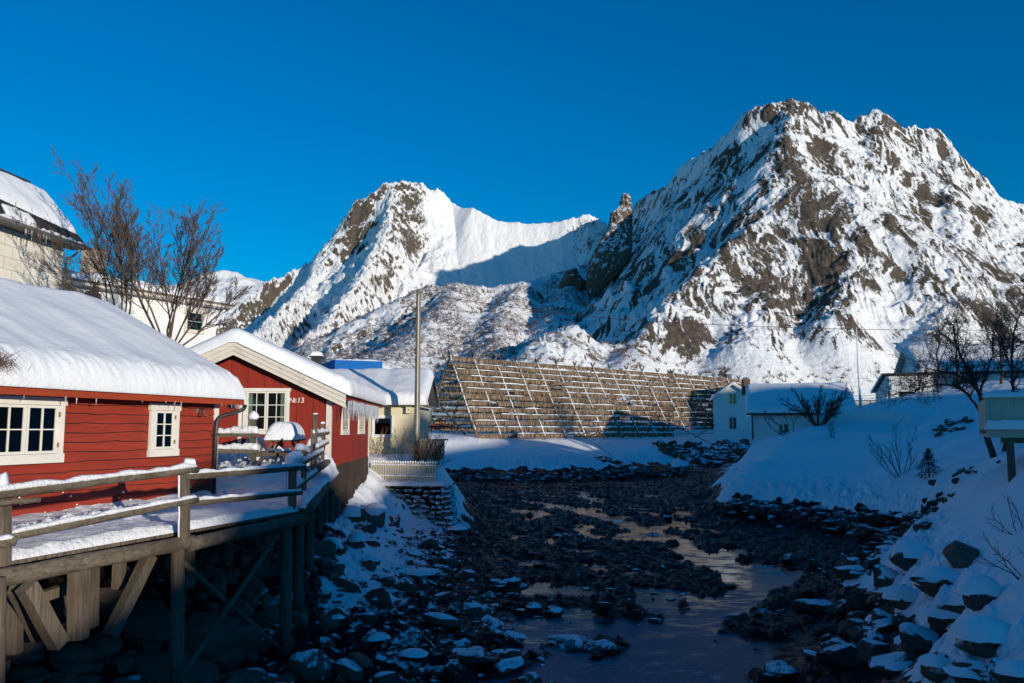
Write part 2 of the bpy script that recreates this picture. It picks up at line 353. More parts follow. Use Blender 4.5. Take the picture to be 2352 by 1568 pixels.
def mtn(x, y, detail=True):
    x = x.astype(np.float32); y = y.astype(np.float32)
    wx = x+28*fbm(x/140, y/140, 3, 31)*1.0; wy = y+28*fbm(x/140+9, y/140, 3, 37)
    out = None; info = None
    rr_ = np.hypot(x, y); base = 6.4+.02*np.clip(rr_-160, 0, 400)+1.5*fbm(x/60, y/60, 3, 3)*ss(160, 190, rr_)
    layers = [(R_M0, .45, 'a'), (R_M1, 1.0, 'b'), (R_M2, .8, 'c'), (R_M3, 1.0, 'd')]
    H = base; lay = np.zeros(x.shape, np.float32)
    for R, amp, nm in layers:
        h0, d = ridge_h(x, y, R)
        m = ss(0, 45, d)
        if detail:
            if nm == 'd':   # ribs and gullies running down the face, plus cliff bands
                sx = wx-.40*wy+9*fbm(y/60, x/50, 3, 49); sx0 = np.interp(y, S1Y, S1X)
                r1 = .25-2*np.abs(perlin(sx/60, wy/170, 41)); r2 = .3-2*np.abs(perlin(sx/24, wy/80, 42)); r3 = .5-2*np.abs(perlin(sx/10+wy/90, wy/60, 43)); r4 = .5-2*np.abs(perlin(sx/4.6, wy/28, 44)); lf = 1-.5*ss(0, 1, ((sx0-x)/40))
                n = ((r1*12+r2*7.5)*m+r3*2.8*(.3+.7*m)+r4*.9)*lf+fbm(x/12, y/12, 4, 45, .5)*(.6+1.1*lf)+(1-ss(0,26,d))*(np.abs(perlin(x/15, y/15, 47))+.6*np.abs(perlin(x/6, y/6, 48))-.35)*4.5
                st = (h0/34+fbm(x/70, y/70, 2, 46)*1.1); fr = st-np.floor(st); n = n+(ss(.25, .6, fr)-fr)*6*m*ss(50, 95, h0)*lf
                hh = h0+n*ss(18, 75, h0)
            elif nm == 'c':
                n = (fbm(wx/75, wy/75, 3, 51)-.5)*13*m+(.2-2*np.abs(perlin(wx/26, wy/26, 53)))*4.5*m+fbm(x/13, y/13, 4, 54, .6)*2.2
                hh = h0+n*ss(8, 40, h0)
            elif nm == 'b':
                px = 1176+F*x/np.maximum(y, 1); rough = np.maximum(1-ss(960, 1080, px), .16)*np.where(h0 > 0, 1, 1)
                rough = np.maximum(rough, .5*ss(1270, 1330, px))
                n = (fbm(wx/110, wy/110, 3, 61)-.6)*17*m*rough+(.2-2*np.abs(perlin(wx/38, wy/60, 63)))*9*m*rough+fbm(x/16, y/16, 4, 64, .6)*(.7+4*rough)+(1-ss(0,26,d))*rough*(np.abs(perlin(x/15, y/15, 67))+.6*np.abs(perlin(x/6, y/6, 68))-.35)*7
                hh = h0+n*ss(8, 60, h0)
            else:
                hh = h0+fbm(x/160, y/160, 4, 71)*22*m
        else: hh = h0
        lay = np.where(hh > H, {'a': 1, 'b': 2, 'c': 3, 'd': 4}[nm], lay); H = np.maximum(H, hh)+2*np.log1p(np.exp(-np.abs(H-hh)/2))
    return H, lay
def build_mountains():
    az = np.concatenate([np.radians(np.linspace(-180, -44, 40))[:-1], np.radians(np.linspace(-44, -34, 60))[:-1], np.arctan((np.linspace(-110, 2460, 1450)-1176)/F), np.radians(np.linspace(34.8, 48, 80)), np.radians(np.linspace(48, 180, 40))[1:]])
    NR = 760; rf = np.concatenate([np.linspace(150, 1500, 900), np.linspace(1502, 4200, 240)])
    A, R = np.meshgrid(az, rf, indexing='ij'); 
    Ac = A[::4]; Rc = R[::4]; h, _ = mtn(Rc*np.sin(Ac), Rc*np.cos(Ac), False)
    el = h/Rc; w = np.abs(np.diff(el, axis=1))*np.where(np.diff(el, axis=1) > 0, 1, .12)+np.diff(rf)[None, :]*(.000055)
    cw = np.concatenate([np.zeros((len(w), 1)), np.cumsum(w, 1)], 1); cw /= cw[:, -1:]
    k = 25; ker = np.ones(k)/k; cs = np.stack([np.convolve(np.pad(cw[:, j], k//2, 'edge'), ker, 'valid') for j in range(cw.shape[1])], 1)
    tt = np.linspace(0, 1, NR); RR = np.empty((len(az), NR), np.float32); idx = np.linspace(0, len(cs)-1, len(az))
    rows = np.stack([np.interp(tt, c, rf) for c in cs])
    i0 = np.floor(idx).astype(int); i1 = np.minimum(i0+1, len(cs)-1); f = (idx-i0)[:, None]; RR = rows[i0]*(1-f)+rows[i1]*f
    X = RR*np.sin(az)[:, None]; Y = RR*np.cos(az)[:, None]
    H, lay = mtn(X, Y)
    gx = np.gradient(H, axis=1)/np.gradient(RR, axis=1)
    ds = np.gradient(X, axis=0)**2+np.gradient(Y, axis=0)**2; ga = np.gradient(H, axis=0)/np.sqrt(ds+1e-6)
    g = np.sqrt(gx**2+ga**2)
    V = np.stack([X, Y, H], -1).reshape(-1, 3)
    return V, H, g, lay, gridfaces(len(az), NR)[:, ::-1], X, Y
def m_mountain():
    m = NT('mountain_snow_and_rock')
    rk = m.attr('rock'); sc = m.attr('scrub')
    n = m.math('SUBTRACT', m.noise(.30, 7, .7, stretch=(2.4, .7, .5)), .5); n2 = m.math('SUBTRACT', m.noise(.05, 6, .6), .5)
    f = m.math('ADD', rk, m.math('ADD', m.math('MULTIPLY', n, 1.5), m.math('ADD', m.math('MULTIPLY', n2, .9), m.math('MULTIPLY', m.math('SUBTRACT', m.noise(.8, 6, .75, stretch=(1.6, 1, .35), dist=.6), .5), 1.1)))); f = m.ramp(f, [(.47, 0.), (.56, 1.)])
    rc = m.mix(m.noise(.06, 7, .7, stretch=(1, 1, .35)), (.065, .052, .040), (.170, .136, .102))
    rc = m.mix(m.ramp(m.noise(.3, 5), [(.35, .6), (.6, 0.)]), rc, (.04, .034, .028))
    c = m.mix(f, (.86, .86, .86), rc)
    s = m.math('ADD', sc, m.math('MULTIPLY', m.math('SUBTRACT', m.noise(.35, 6, .75), .5), 1.6)); s = m.ramp(s, [(.5, 0.), (.62, .82)])
    c = m.mix(s, c, (.115, .085, .07))
    m.set('Base Color', c); m.set('Roughness', .8); m.set('Specular IOR Level', .1)
    m.bump(m.math('ADD', m.noise(.3, 6, .65), m.math('MULTIPLY', f, .35)), 2.4, .6); return m.m
def pixof(X, Y, Z):
    y = (Z-CZ)/Y; v = (y*CP-SP)/(CP+y*SP); return 1176+F*(X/Y)*(CP-v*SP), 784-F*v
V, H, g, lay, FQ, X, Y = build_mountains()
rock = ss(.75, 1.75, g)*1.0-.12
reg = fbm(X/120, Y/120, 3, 81)
_sx = X-.40*Y+14*fbm(X/60, Y/60, 3, 84); strk = .5*perlin(_sx/7, Y/45, 85)+.4*perlin(_sx/3.2, Y/22, 86)+.3*perlin(_sx/1.6, Y/12, 87)
clus = fbm(X/75+_sx/200, Y/130, 4, 88)
rock = np.where(lay == 4, .265+.40*ss(.9, 2.5, g)+.32*clus+.80*strk+.09*ss(55, 90, H)*ss(250, 180, H)-.35*ss(60, 30, H)+.30*ss(-.1, .5, fbm(X/38+Y/90, Y/55-X/120, 4, 83, .6))*ss(0, 25, np.interp(Y, S1Y, S1X)-X), rock-.05)
_px = 1176+F*X/np.maximum(Y, 1); rock = np.where((lay == 2), (ss(1.15, 2.6, g)*.8-.04+.05*reg+.25*strk)*(1-.75*ss(930, 1010, _px)*(1-.5*ss(1280, 1330, _px))), rock)
# bare cliffs of the place: west wall of the far peak and the dark crags low on the near mountain
cx, cy = P(820, 525, 1320)[:2]; rock = rock+.40*np.exp(-(((X-cx)/28)**2+((Y-1320)/70)**2))*(lay == 2)
for (px, py, D, rx, ry, a) in ((1750, 640, 520, 32, 60, .30), (1840, 640, 560, 30, 60, .25), (2010, 700, 520, 30, 60, .25), (1640, 760, 430, 30, 50, .3), (1800, 470, 650, 20, 30, .35), (1950, 560, 600, 20, 40, .2), (2250, 400, 800, 40, 40, .15), (1550, 830, 400, 25, 30, .35)):
    c = P(px, py, D); rock = rock+.38*a*np.exp(-(((X-c.x)/rx)**2+((Y-c.y)/ry)**2))*(lay == 4)
low = 1-ss(90, 210, H)
scrub = np.where(lay == 3, .58, np.where(lay == 2, .44*low+.0, np.where(lay == 4, .12*ss(0, 120, 150-H), 0.)))*(.45+.55*ss(-.35, .3, fbm(X/45, Y/45, 3, 91)+.2))
scrub = scrub+np.where((lay == 0) | ((lay == 4) & (H < 40)), .12, 0)
mount = mesh_np('mountain', V, FQ, m_mountain(), True, {'rock': rock, 'scrub': scrub}); tag(mount, kind='structure')
# rock pinnacle standing on the shoulder between the two mountains
def pinnacle():
    D = 835; rows = [(445,1432,1441),(453,1429,1445),(462,1427,1447),(476,1423,1448),(490,1405,1449),(505,1403,1449),(525,1399,1449),(545,1386,1449),(565,1375,1448),(585,1362,1446),(605,1356,1440),(625,1352,1424),(645,1350,1402),(662,1350,1385),(680,1350,1375)]
    ys = np.array([r[0] for r in rows], float); L = np.array([r[1] for r in rows], float); Rr = np.array([r[2] for r in rows], float)
    yy = np.linspace(445, 680, 150); l = np.interp(yy, ys, L); r = np.interp(yy, ys, Rr); na = 110; a = np.linspace(0, 2*np.pi, na, endpoint=False)
    V = []
    for y, a0, b0 in zip(yy, l, r):
        p = P(a0, y, D-(y-445)*.32); q = P(b0, y, D-(y-445)*.32); c = (p+q)/2; w = (q.x-p.x)/2
        cs = np.cos(a); sn = np.sin(a); k = (np.abs(cs)**3+np.abs(sn)**3)**(-1/3.)
        V.append(np.stack([c.x+cs*k*w, c.y+sn*k*w*.8, c.z+0*a], -1))
    V = np.array(V); cxx = V[..., 0]; zz = V[..., 2]
    n = (1-2*np.abs(perlin(a[None, :]*3.2+zz*.02, zz*.05, 5)))*1.3+fbm(a[None, :]*3+0*zz, zz*.10, 4, 6)*1.0
    ctr = V.mean(1, keepdims=True); d = V-ctr; ln = np.linalg.norm(d, axis=-1, keepdims=True); V = V+d/ln*n[..., None]*np.minimum(1, ln/4)
    V2 = np.concatenate([V.reshape(-1, 3), ctr[0]+np.array([[0, 0, .6]])]); Q = gridfaces(len(yy), na, True)
    capn = len(V2)-1; cap = np.array([[j, (j+1) % na, capn, capn] for j in range(0, na)])
    m = NT('pinnacle_rock'); c = m.mix(m.noise(.12, 7, .7, stretch=(2, 2, .5)), (.08, .055, .038), (.22, .145, .09))
    s = m.math('ADD', m.nz(), m.math('MULTIPLY', m.math('SUBTRACT', m.noise(.25, 6, .7), .5), 1.8)); f = m.ramp(s, [(.6, 0.), (.7, 1.)])
    m.set('Base Color', m.mix(f, c, (.85, .85, .86))); m.set('Roughness', .85); m.bump(m.noise(.5, 7, .7, stretch=(1.5, 1.5, .5)), 2.2, .9)
    me = mesh_np('rock_pinnacle', V2, Q, m.m, True); tag(me, kind='structure')
pinnacle()
# a lesser horn beside it
def crag(name, px, py, D, w, h, seed, lean=0):
    th = np.linspace(0, np.pi*.55, 40)[:, None]; a = np.linspace(0, 2*np.pi, 60, endpoint=False)[None, :]; c = P(px, py, D)
    r = np.sin(th)**.9; x = r*np.cos(a)*w; y = r*np.sin(a)*w*.8; z = (np.cos(th)-1)*h+0*a
    n = fbm(x/w*1.5+seed, y/w*1.5+z/h*3, 5, seed)*w*.22; V = np.stack([c.x+x+n*np.cos(a)+lean*z, c.y+y+n*np.sin(a), c.z+z+n*.5], -1).reshape(-1, 3)
    return V, gridfaces(40, 60, True)
V, Q = crag('c', 1316, 618, 820, 14, 34, 4); o = mesh_np('rock_outcrop', V, Q, bpy.data.materials['pinnacle_rock'], True); tag(o, kind='structure')
# ---------------------------------------------------------------- near ground: snow banks and river bed
def G(px, py, Y): return tuple(P(px, py, Y))
PL = [ # polylines through which the ground passes
 [G(1040,1106,70), G(1250,1106,70), G(1400,1099,72.5), G(1540,1090,76)],
 [G(1040,1076,72), G(1250,1076,72.5), G(1400,1066,75), G(1560,1050,80)],
 [G(1030,1006,78), G(1095,1005,79), G(1300,1005,87), G(1560,1001,99)],
 [G(1100,1035,76), G(1300,1035,80), G(1480,1022,88)],
 [G(1550,1075,84), G(1640,1072,86), G(1720,1066,84)], [G(1570,1024,91), G(1640,1024,91), G(1725,1020,89)], [G(1560,1006,96), G(1725,1004,96)],
 [G(1672,1168,41), G(1850,1190,38), G(2000,1222,33.5), G(2110,1262,28)],
 [G(1682,1124,41.6), G(1850,1152,38.6), G(2000,1166,34.4), G(2125,1192,29.3)],
 [G(1690,1092,42.3), G(1722,1058,44), G(1780,1020,46.5), G(1850,982,49), G(1930,973,50), G(2030,980,49), G(2110,1000,46)],
 [G(1800,1075,43.5), G(1950,1065,42), G(2080,1060,39), G(2200,1052,35), G(2280,1046,31), G(2400,1030,29)],
 [G(1850,1120,40.2), G(1990,1128,36.5), G(2110,1130,32.5)],
 [G(1940,945,54), G(2000,930,57), G(2100,905,60), G(2200,884,62), G(2400,872,62)], [G(2120,975,45), G(2250,955,44), G(2400,940,42)],
 [(22,60,4.2), (26,72,4.4), (32,84,4.4), (48,85,6.5), (66,78,9)], [G(1735,1012,52), G(1800,1000,52)],
 [G(2150,1100,28.5), G(2250,1092,24), G(2352,1070,20.5), G(2450,1060,19)],
 [G(2165,1165,26), G(2250,1170,21), G(2352,1185,17), G(2480,1190,15)],
 [G(2075,1250,22), G(2190,1235,19), G(2352,1230,15), G(2500,1230,12)],
 [G(2020,1280,21.5), G(2000,1340,19.5), G(2060,1430,16), G(2180,1480,13.5), G(2352,1530,10.5)],
 [G(1965,1330,22.5), G(1930,1400,19.6), G(1930,1470,16.8), G(2000,1568,13.7), G(2150,1700,10.5)],
 [G(2120,1220,27.5), G(2040,1262,25.5), G(1985,1300,24.5)],
 [G(2110,1400,15.5), G(2250,1400,13), G(2400,1400,11)], [(9,6,2.4), (14,4,3.0), (18,0,3.5)],
 # left bank
 [(-8,7,1.9), (-6.4,9,1.35), (-6.2,12,1.05), (-5.8,15.5,1.15), (-5.6,19,1.5), (-5.5,23,1.65), (-5.2,27,1.6)],
 [(-5.0,8,.75), (-4.9,11,.45), (-4.6,13.5,.30), (-4.1,15.5,.22), (-4.0,17.2,.68), (-4.2,19,1.15), (-4.3,25,1.15), (-3.9,28.5,.95)],
 [(-3.3,8,.3), (-3.1,12,.22), (-2.9,15,.22), (-2.6,18,.40), (-2.6,22,.5), (-2.8,26,.6), (-2.9,29,.6)],
 [(-2,9,.1), (-1.7,13,.08), (-1.3,17,.1), (-1.0,21,.15), (-1.6,27,.2), (-1.7,31,.4), (-1.7,36,.5), (-2.2,45,.3), (-3.5,56,.2), (-6,68,.3)],
 [(-8,13,1.9), (-8,18,2.2), (-7,22,2.7), (-7.2,27,2.8), (-6.6,31,3.0)],
 [(-5.4,29.5,2.2), (-5.3,31,2.3), (-5.5,33,2.5), (-5.6,35,3.0)], [(-4.7,29.4,1.3), (-4.6,30.8,1.3)],
 [(-4.7,34.3,2.22), (-3.2,34.3,2.18), (-3.1,36,2.6)], [(-4.5,32.2,1.0), (-3.6,32.1,.8), (-2.3,32.3,.4), (-2.0,34.5,.3)], [(-6,38,3.28), (-3.6,38,3.2), (-3.4,40,2.8)], [(-8,46,3.4), (-9.5,56,3.4), (-9,68,3.5), (-7,77,3.7), (-12,80,4)],
 [(-12,20,2.8), (-12,30,3.3), (-16,24,4), (-20,30,5), (-14,40,4.2), (-25,45,6), (-20,60,6), (-30,20,5), (-20,5,4), (-14,8,3)],
 [(-7,90,3.9), (5,98,3.9), (15,108,4.0), (30,122,4.4)], [(26,100,3.8), (36,112,4.5), (60,110,8), (80,90,10), (70,60,9), (50,50,8.5), (60,30,8), (40,20,6.5), (26,18,5), (24,27,4.8), (30,36,6)], [(-20,100,5), (-45,90,7)],
 [(0,145,6), (40,145,6.5), (80,135,9), (120,80,10), (130,20,9)], [(-40,130,8), (-90,100,10), (-100,40,9), (-100,0,9)],
 # behind the camera: river and banks
 [(0,4,.0), (0,-5,-.1), (1,-20,-.2), (3,-60,-.3), (5,-120,-.3)], [(-7,0,2.4), (-9,-20,3), (-10,-60,3), (-20,-120,4)], [(12,-6,3), (14,-20,3.5), (16,-60,3.5), (30,-120,4)], [(-60,-60,6), (-140,-60,8)],
]
C = []
for pl in PL:
    for a, b in zip(pl[:-1], pl[1:]):
        d = math.dist(a, b); n = max(1, int(d/(2.0 if max(a[1], b[1]) < 70 and min(a[1], b[1]) > 5 else 25)))
        for i in range(n): C.append([a[k]+(b[k]-a[k])*i/n for k in range(3)])
    C.append(list(pl[-1]))
for (px, py, z) in ((1000,1300,.12),(1100,1200,.14),(1200,1150,.12),(1300,1250,.1),(1150,1400,.06),(1100,1500,.06),(1300,1400,.03),(1500,1500,-.04),(1500,1350,.04),(1700,1450,-.02),(1650,1250,.06),(1800,1350,.05),(1850,1270,.1),(1950,1280,.15),(1500,1150,.12),(1300,1120,.12),(1620,1150,.12),(1600,1110,.12),(1450,1115,.12),(1640,1090,.1),(1560,1085,.1),(1200,1620,.05),(1500,1700,-.05)):
    C.append(list(PG(px, py, z)))
C += [[9.9,41.5,.1],[9.6,38.5,.1],[10.3,44,.1],[11.2,47,.1],[12,51,.1],[13,56,.1],[14,61,.1],[15,67,.1],[15.5,73,.1],[13.5,80,.1],[8,45,.1],[9,60,.1],[6,52,.1]]
C = np.array(C, np.float64)
_, ui = np.unique(np.round(C[:, :2]*4).astype(int), axis=0, return_index=True); C = C[np.sort(ui)]
_d = np.hypot(C[:, None, 0]-C[None, :, 0], C[:, None, 1]-C[None, :, 1]); _z = np.abs(C[:, None, 2]-C[None, :, 2])
for i, j in np.argwhere((_z > 2*_d+.05)): 
    if i < j: print('CONFLICT', C[i].round(2), C[j].round(2))
D = np.hypot(C[:, None, 0]-C[None, :, 0], C[:, None, 1]-C[None, :, 1]); D = D+np.eye(len(C))*-.02
WGT = np.linalg.solve(np.block([[-D, np.ones((len(C), 1))], [np.ones((1, len(C))), np.zeros((1, 1))]]), np.append(C[:, 2], 0))
def ground_base(x, y):
    x = np.asarray(x, np.float32); y = np.asarray(y, np.float32); z = np.full(x.shape, WGT[-1], np.float32)
    for (cx, cy, _), w in zip(C, WGT[:-1]): z -= np.float32(w)*np.sqrt((x-np.float32(cx))**2+(y-np.float32(cy))**2)
    return z
# unseen hillside added past the right bank, crest shaped to shade river and houses
OCC_S = np.array([-80,-40,-8,0,1,3.5,5.0,5.6,8,10.8,12.8,15.0,17.3,19.1,20.4,25,33,37,44,47,49,50.5,52.5,54.5,57,62,64,66,70,80,82.5,90,110,160,240])
OCC_H = np.array([0,0,1,2.6,3.0,3.8,4.8,6.0,6.25,5.9,5.5,5.3,6.5,8.0,9.9,10.3,10.4,10.6,11.4,11.6,12.0,12.2,12.0,10.2,9.4,9.4,12,14,13.2,13.0,18,18,15,10,0])
ux, uy = math.sin(SUN_AZ), math.cos(SUN_AZ)
def shade_hill(x, y):
    s = -uy*x+ux*y; t = -(ux*x+uy*y); T = 46.0
    top = np.interp(s, OCC_S, OCC_H)+math.tan(SUN_EL)*T
    w = np.exp(-np.abs((t+T)/11.0)**3)
    return top*w, w
CH = [[PG(*a, 0) for a in l] for l in ([(1200,1150),(1290,1162),(1400,1190),(1470,1215),(1540,1240),(1600,1272),(1650,1305),(1760,1335),(1720,1368),(1650,1400),(1570,1450),(1520,1520),(1490,1600),(1480,1800)], [(1560,1085),(1640,1083),(1720,1080)], [(1750,1300),(1800,1325),(1780,1350)])]
def channel(x, y):
    d = np.full(x.shape, 99, np.float32)
    for l in CH:
        for a, b in zip(l[:-1], l[1:]):
            dx, dy = b.x-a.x, b.y-a.y; t = np.clip(((x-a.x)*dx+(y-a.y)*dy)/(dx*dx+dy*dy), 0, 1); dd = np.hypot(x-a.x-t*dx, y-a.y-t*dy)-.35-.75*(1-ss(13, 20, a.y+t*dy)); d = np.minimum(d, dd)
    return 1-ss(0, .5, d+.3*fbm(x*.9, y*.9, 3, 20))
def ground(x, y, detail=True):
    z = ground_base(x, y); h, w = shade_hill(x, y); r = np.hypot(x, y)
    z = z*(1-ss(120, 160, r))+6.5*ss(120, 160, r)
    z0 = z
    z = np.maximum(z, h)
    if not detail: return z
    riv = 1-ss(.45, 1.0, z)
    lf_ = 1-ss(-2.2, .8, x); cm = channel(x, y)
    weed = ss(-.12, .22, fbm(x*.45+3, y*.33, 4, 11, .55)+.22*ss(14, 30, y)-.16*(1-ss(10, 22, y)))*(1-cm)
    z = z+riv*(-.055+weed*(.075+.15*np.abs(fbm(x*1.5, y*1.1, 4, 12, .6))+.045*fbm(x*6, y*5, 3, 13, .65))+.012*fbm(x*3, y*3, 3, 17)-cm*.10+lf_*(.06+.12*np.abs(fbm(x*1.9, y*1.9, 4, 19, .6))))
    z = z+(1-riv)*(fbm(x*.22, y*.22, 3, 14)*.12+fbm(x*1.1, y*1.1, 3, 15)*.03+fbm(x*4, y*4, 3, 18)*.008)*(1-w)
    z = z+(.22*np.abs(perlin(x/2.0+.5*perlin(x/2, y/2, 92), y/2.6, 91))**.7-.05)*ss(6.0, 7.2, x)*ss(24, 20, y)*ss(7, 9, y)*ss(12.5, 9.5, x)*(1-riv)
    rub = np.exp(-((z0-1.5)/.55)**2)*(1-w)*(r < 100); z = z+rub*np.abs(fbm(x*1.3, y*1.3, 4, 16, .6))*.28
    return z
az = np.concatenate([np.radians(np.linspace(-180, -40, 130))[:-1], np.radians(np.linspace(-40, -34.5, 40))[:-1], np.arctan((np.linspace(-110, 2460, 1150)-1176)/F), np.radians(np.linspace(34.8, 41, 40)), np.radians(np.linspace(41, 180, 260))[1:]])
rr = np.concatenate([[.3, 2, 4, 6], np.exp(np.linspace(math.log(7.5), math.log(100), 620)), np.linspace(101, 158, 60)])
A, R = np.meshgrid(az, rr, indexing='ij'); X = R*np.sin(A); Y = R*np.cos(A)
Z = ground(X, Y); Zb = ground_base(X, Y); _, hw = shade_hill(X, Y)
tide = 0*Y
hb = Zb-tide
snowm = ss(.75, 1.25, hb+.35*fbm(X*.8, Y*.8, 3, 21))
left = (X < 0)*(Y < 36)*(Y > 2)
lefts = ss(.02, .5, hb)*.50+.30*ss(.5, 1.2, hb)      # thin snow between the stones of the left shore
under = left*(1-ss(0, .5, X-np.interp(Y, [5, 9, 15.6, 24], [-3.5, -4.6, -4.0, -5.0])))*(Y < 24)*(Y > 5)
snowm = np.where(left > 0, np.maximum(snowm*.72*(1-.35*ss(1.5, .9, hb)), lefts)*(1-under*.62), snowm)
snowm = np.where((X < 1.2) & (Y < 24) & (hb < .3), np.maximum(snowm, .43*ss(26, 20, Y)*(1-ss(-1.5, 1.0, X))), snowm)
gx = np.gradient(Z, axis=1)/np.gradient(R, axis=1); steep = ss(1.1, 2.2, np.abs(gx)); snowm = snowm*(1-.7*steep*(hb < 2.2))
snowm = np.maximum(snowm, hw)
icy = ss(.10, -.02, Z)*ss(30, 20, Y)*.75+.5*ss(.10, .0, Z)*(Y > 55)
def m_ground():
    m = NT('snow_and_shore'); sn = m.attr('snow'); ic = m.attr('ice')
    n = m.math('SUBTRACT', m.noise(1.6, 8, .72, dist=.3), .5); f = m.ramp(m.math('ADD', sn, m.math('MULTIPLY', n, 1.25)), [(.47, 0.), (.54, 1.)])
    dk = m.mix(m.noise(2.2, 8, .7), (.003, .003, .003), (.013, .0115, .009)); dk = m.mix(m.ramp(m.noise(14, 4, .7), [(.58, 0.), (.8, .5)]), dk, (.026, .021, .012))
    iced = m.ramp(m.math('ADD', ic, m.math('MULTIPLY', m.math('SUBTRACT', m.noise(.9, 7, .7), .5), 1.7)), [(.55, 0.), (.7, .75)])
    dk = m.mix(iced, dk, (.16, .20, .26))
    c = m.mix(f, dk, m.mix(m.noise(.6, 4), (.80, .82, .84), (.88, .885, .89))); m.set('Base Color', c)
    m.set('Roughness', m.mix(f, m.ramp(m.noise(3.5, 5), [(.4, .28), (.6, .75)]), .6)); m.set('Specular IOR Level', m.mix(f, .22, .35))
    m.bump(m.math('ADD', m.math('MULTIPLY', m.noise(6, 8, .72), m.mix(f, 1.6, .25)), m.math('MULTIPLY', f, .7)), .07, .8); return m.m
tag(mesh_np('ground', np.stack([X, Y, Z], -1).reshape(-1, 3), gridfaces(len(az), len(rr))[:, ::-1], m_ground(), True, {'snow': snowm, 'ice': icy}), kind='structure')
del V, H, g, lay, FQ, X, Y, Z, Zb, A, R, rock, scrub, snowm
def gz(x, y): return float(ground(np.array([x]), np.array([y]))[0])
# standing water and thin ice in the low parts of the river bed
def m_water():
    m = NT('still_water'); n = m.noise(1.5, 7, .7, stretch=(.5, 1, 1)); sx = m.n('ShaderNodeSeparateXYZ'); m.l(m.co, sx.inputs[0]); near = m.math('MULTIPLY', m.math('SUBTRACT', 25, sx.outputs[1]), .10, clamp=True); f = m.ramp(m.math('ADD', n, m.math('MULTIPLY', near, .22)), [(.52, 0.), (.62, .85)])
    fr = m.math('MULTIPLY', m.ramp(m.noise(2.6, 8, .75, stretch=(.6, 1, 1)), [(.56, 0.), (.66, .75)]), near); ic = m.mix(f, (.012, .014, .016), (.045, .085, .14)); m.set('Base Color', m.mix(fr, ic, (.42, .50, .58))); m.set('Roughness', m.mix(f, .05, .5)); m.set('Specular IOR Level', m.mix(f, .5, .22)); m.set('IOR', 1.33); m.bump(m.math('ADD', m.noise(5, 4), m.math('MULTIPLY', f, m.noise(9, 6, .7))), .012, .5); return m.m
xs = np.linspace(-6, 24, 60); ys = np.linspace(-120, 88, 160); XX, YY = np.meshgrid(xs, ys)
mesh_w = mesh_np('water', np.stack([XX+np.where(YY < 5, 0, 0), YY, 0*XX+.0], -1).reshape(-1, 3), gridfaces(160, 60), m_water(), True); tag(mesh_w, kind='structure')
# ================================================================ left side: cabins
def window(parent, fr, x0, x1, z0, z1, cols=2, rows=2, sashes=1, y=0, head=.10, sill=.12, side=.09, depth=.05, curtain=None, mat=None, label=None, hinges=False, out=-1, back=.004):
    "casing (the window) with pane, sash bars and what stands behind the glass as sub-parts; wall face at local y"
    mat = mat or M['white']; Y = lambda d: y+out*d
    def bx(m, a, b): m.box((a[0], min(a[1], b[1]), a[2]), (b[0], max(a[1], b[1]), b[2]))
    m = MB(fr)
    bx(m, (x0, Y(.001), z0+sill), (x0+side, Y(depth), z1-head)); bx(m, (x1-side, Y(.001), z0+sill), (x1, Y(depth), z1-head))
    bx(m, (x0-.03, Y(.001), z1-head), (x1+.03, Y(depth+.012), z1)); bx(m, (x0-.02, Y(.001), z0), (x1+.02, Y(depth+.012), z0+sill))
    w = m.build('window', mat, parent, label=label)
    ix0, ix1, iz0, iz1 = x0+side, x1-side, z0+sill, z1-head; sw = (ix1-ix0)/sashes; s = MB(fr); st = .045 if (x1-x0) > .5 else .03; bar = .020
    vd = MB(fr); bx(vd, (ix0, Y(.001), iz0), (ix1, Y(back), iz1)); vd.build('dark_backing', M['inside_dark'], w)  # thin sheet whose near-black colour stands in for the unlit interior
    for k in range(sashes):
        a = ix0+k*sw+.006; b = ix0+(k+1)*sw-.006; c0, c1 = iz0+.006, iz1-.006
        bx(s, (a, Y(.012), c0), (a+st, Y(depth-.012), c1)); bx(s, (b-st, Y(.012), c0), (b, Y(depth-.012), c1)); bx(s, (a+st, Y(.012), c0), (b-st, Y(depth-.012), c0+st)); bx(s, (a+st, Y(.012), c1-st), (b-st, Y(depth-.012), c1))
        for i in range(1, cols): q = a+st+(b-a-2*st)*i/cols; bx(s, (q-bar/2, Y(.014), c0+st), (q+bar/2, Y(depth-.016), c1-st))
        for i in range(1, rows): q = c0+st+(c1-c0-2*st)*i/rows; bx(s, (a+st, Y(.015), q-bar/2), (b-st, Y(depth-.018), q+bar/2))
    s.build('sash', mat, w)
    g = MB(fr); bx(g, (ix0+.01, Y(.022), iz0+.01), (ix1-.01, Y(.026), iz1-.01)); g.build('pane', M['glass'], w)
    for c in (curtain or []):
        a, b, c0, c1 = c; cm = MB(fr); n = 14; fx = lambda t: a+(b-a)*t
        for i in range(n): cm.quad((fx(i/n), Y(.006+.006*(i % 2)), c0), (fx((i+1)/n), Y(.006+.006*((i+1) % 2)), c0), (fx((i+1)/n), Y(.006+.006*((i+1) % 2)), c1), (fx(i/n), Y(.006+.006*(i % 2)), c1))
        cm.build('curtain', M['curtain'], w)
    if hinges:
        for zz in (z0+(z1-z0)*.27, z0+(z1-z0)*.74):
            h = MB(fr); bx(h, (x1-side-.01, Y(depth-.01), zz-.04), (x1-side+.02, Y(depth+.006), zz+.04)); h.build('hinge', M['brass'], w)
    return w
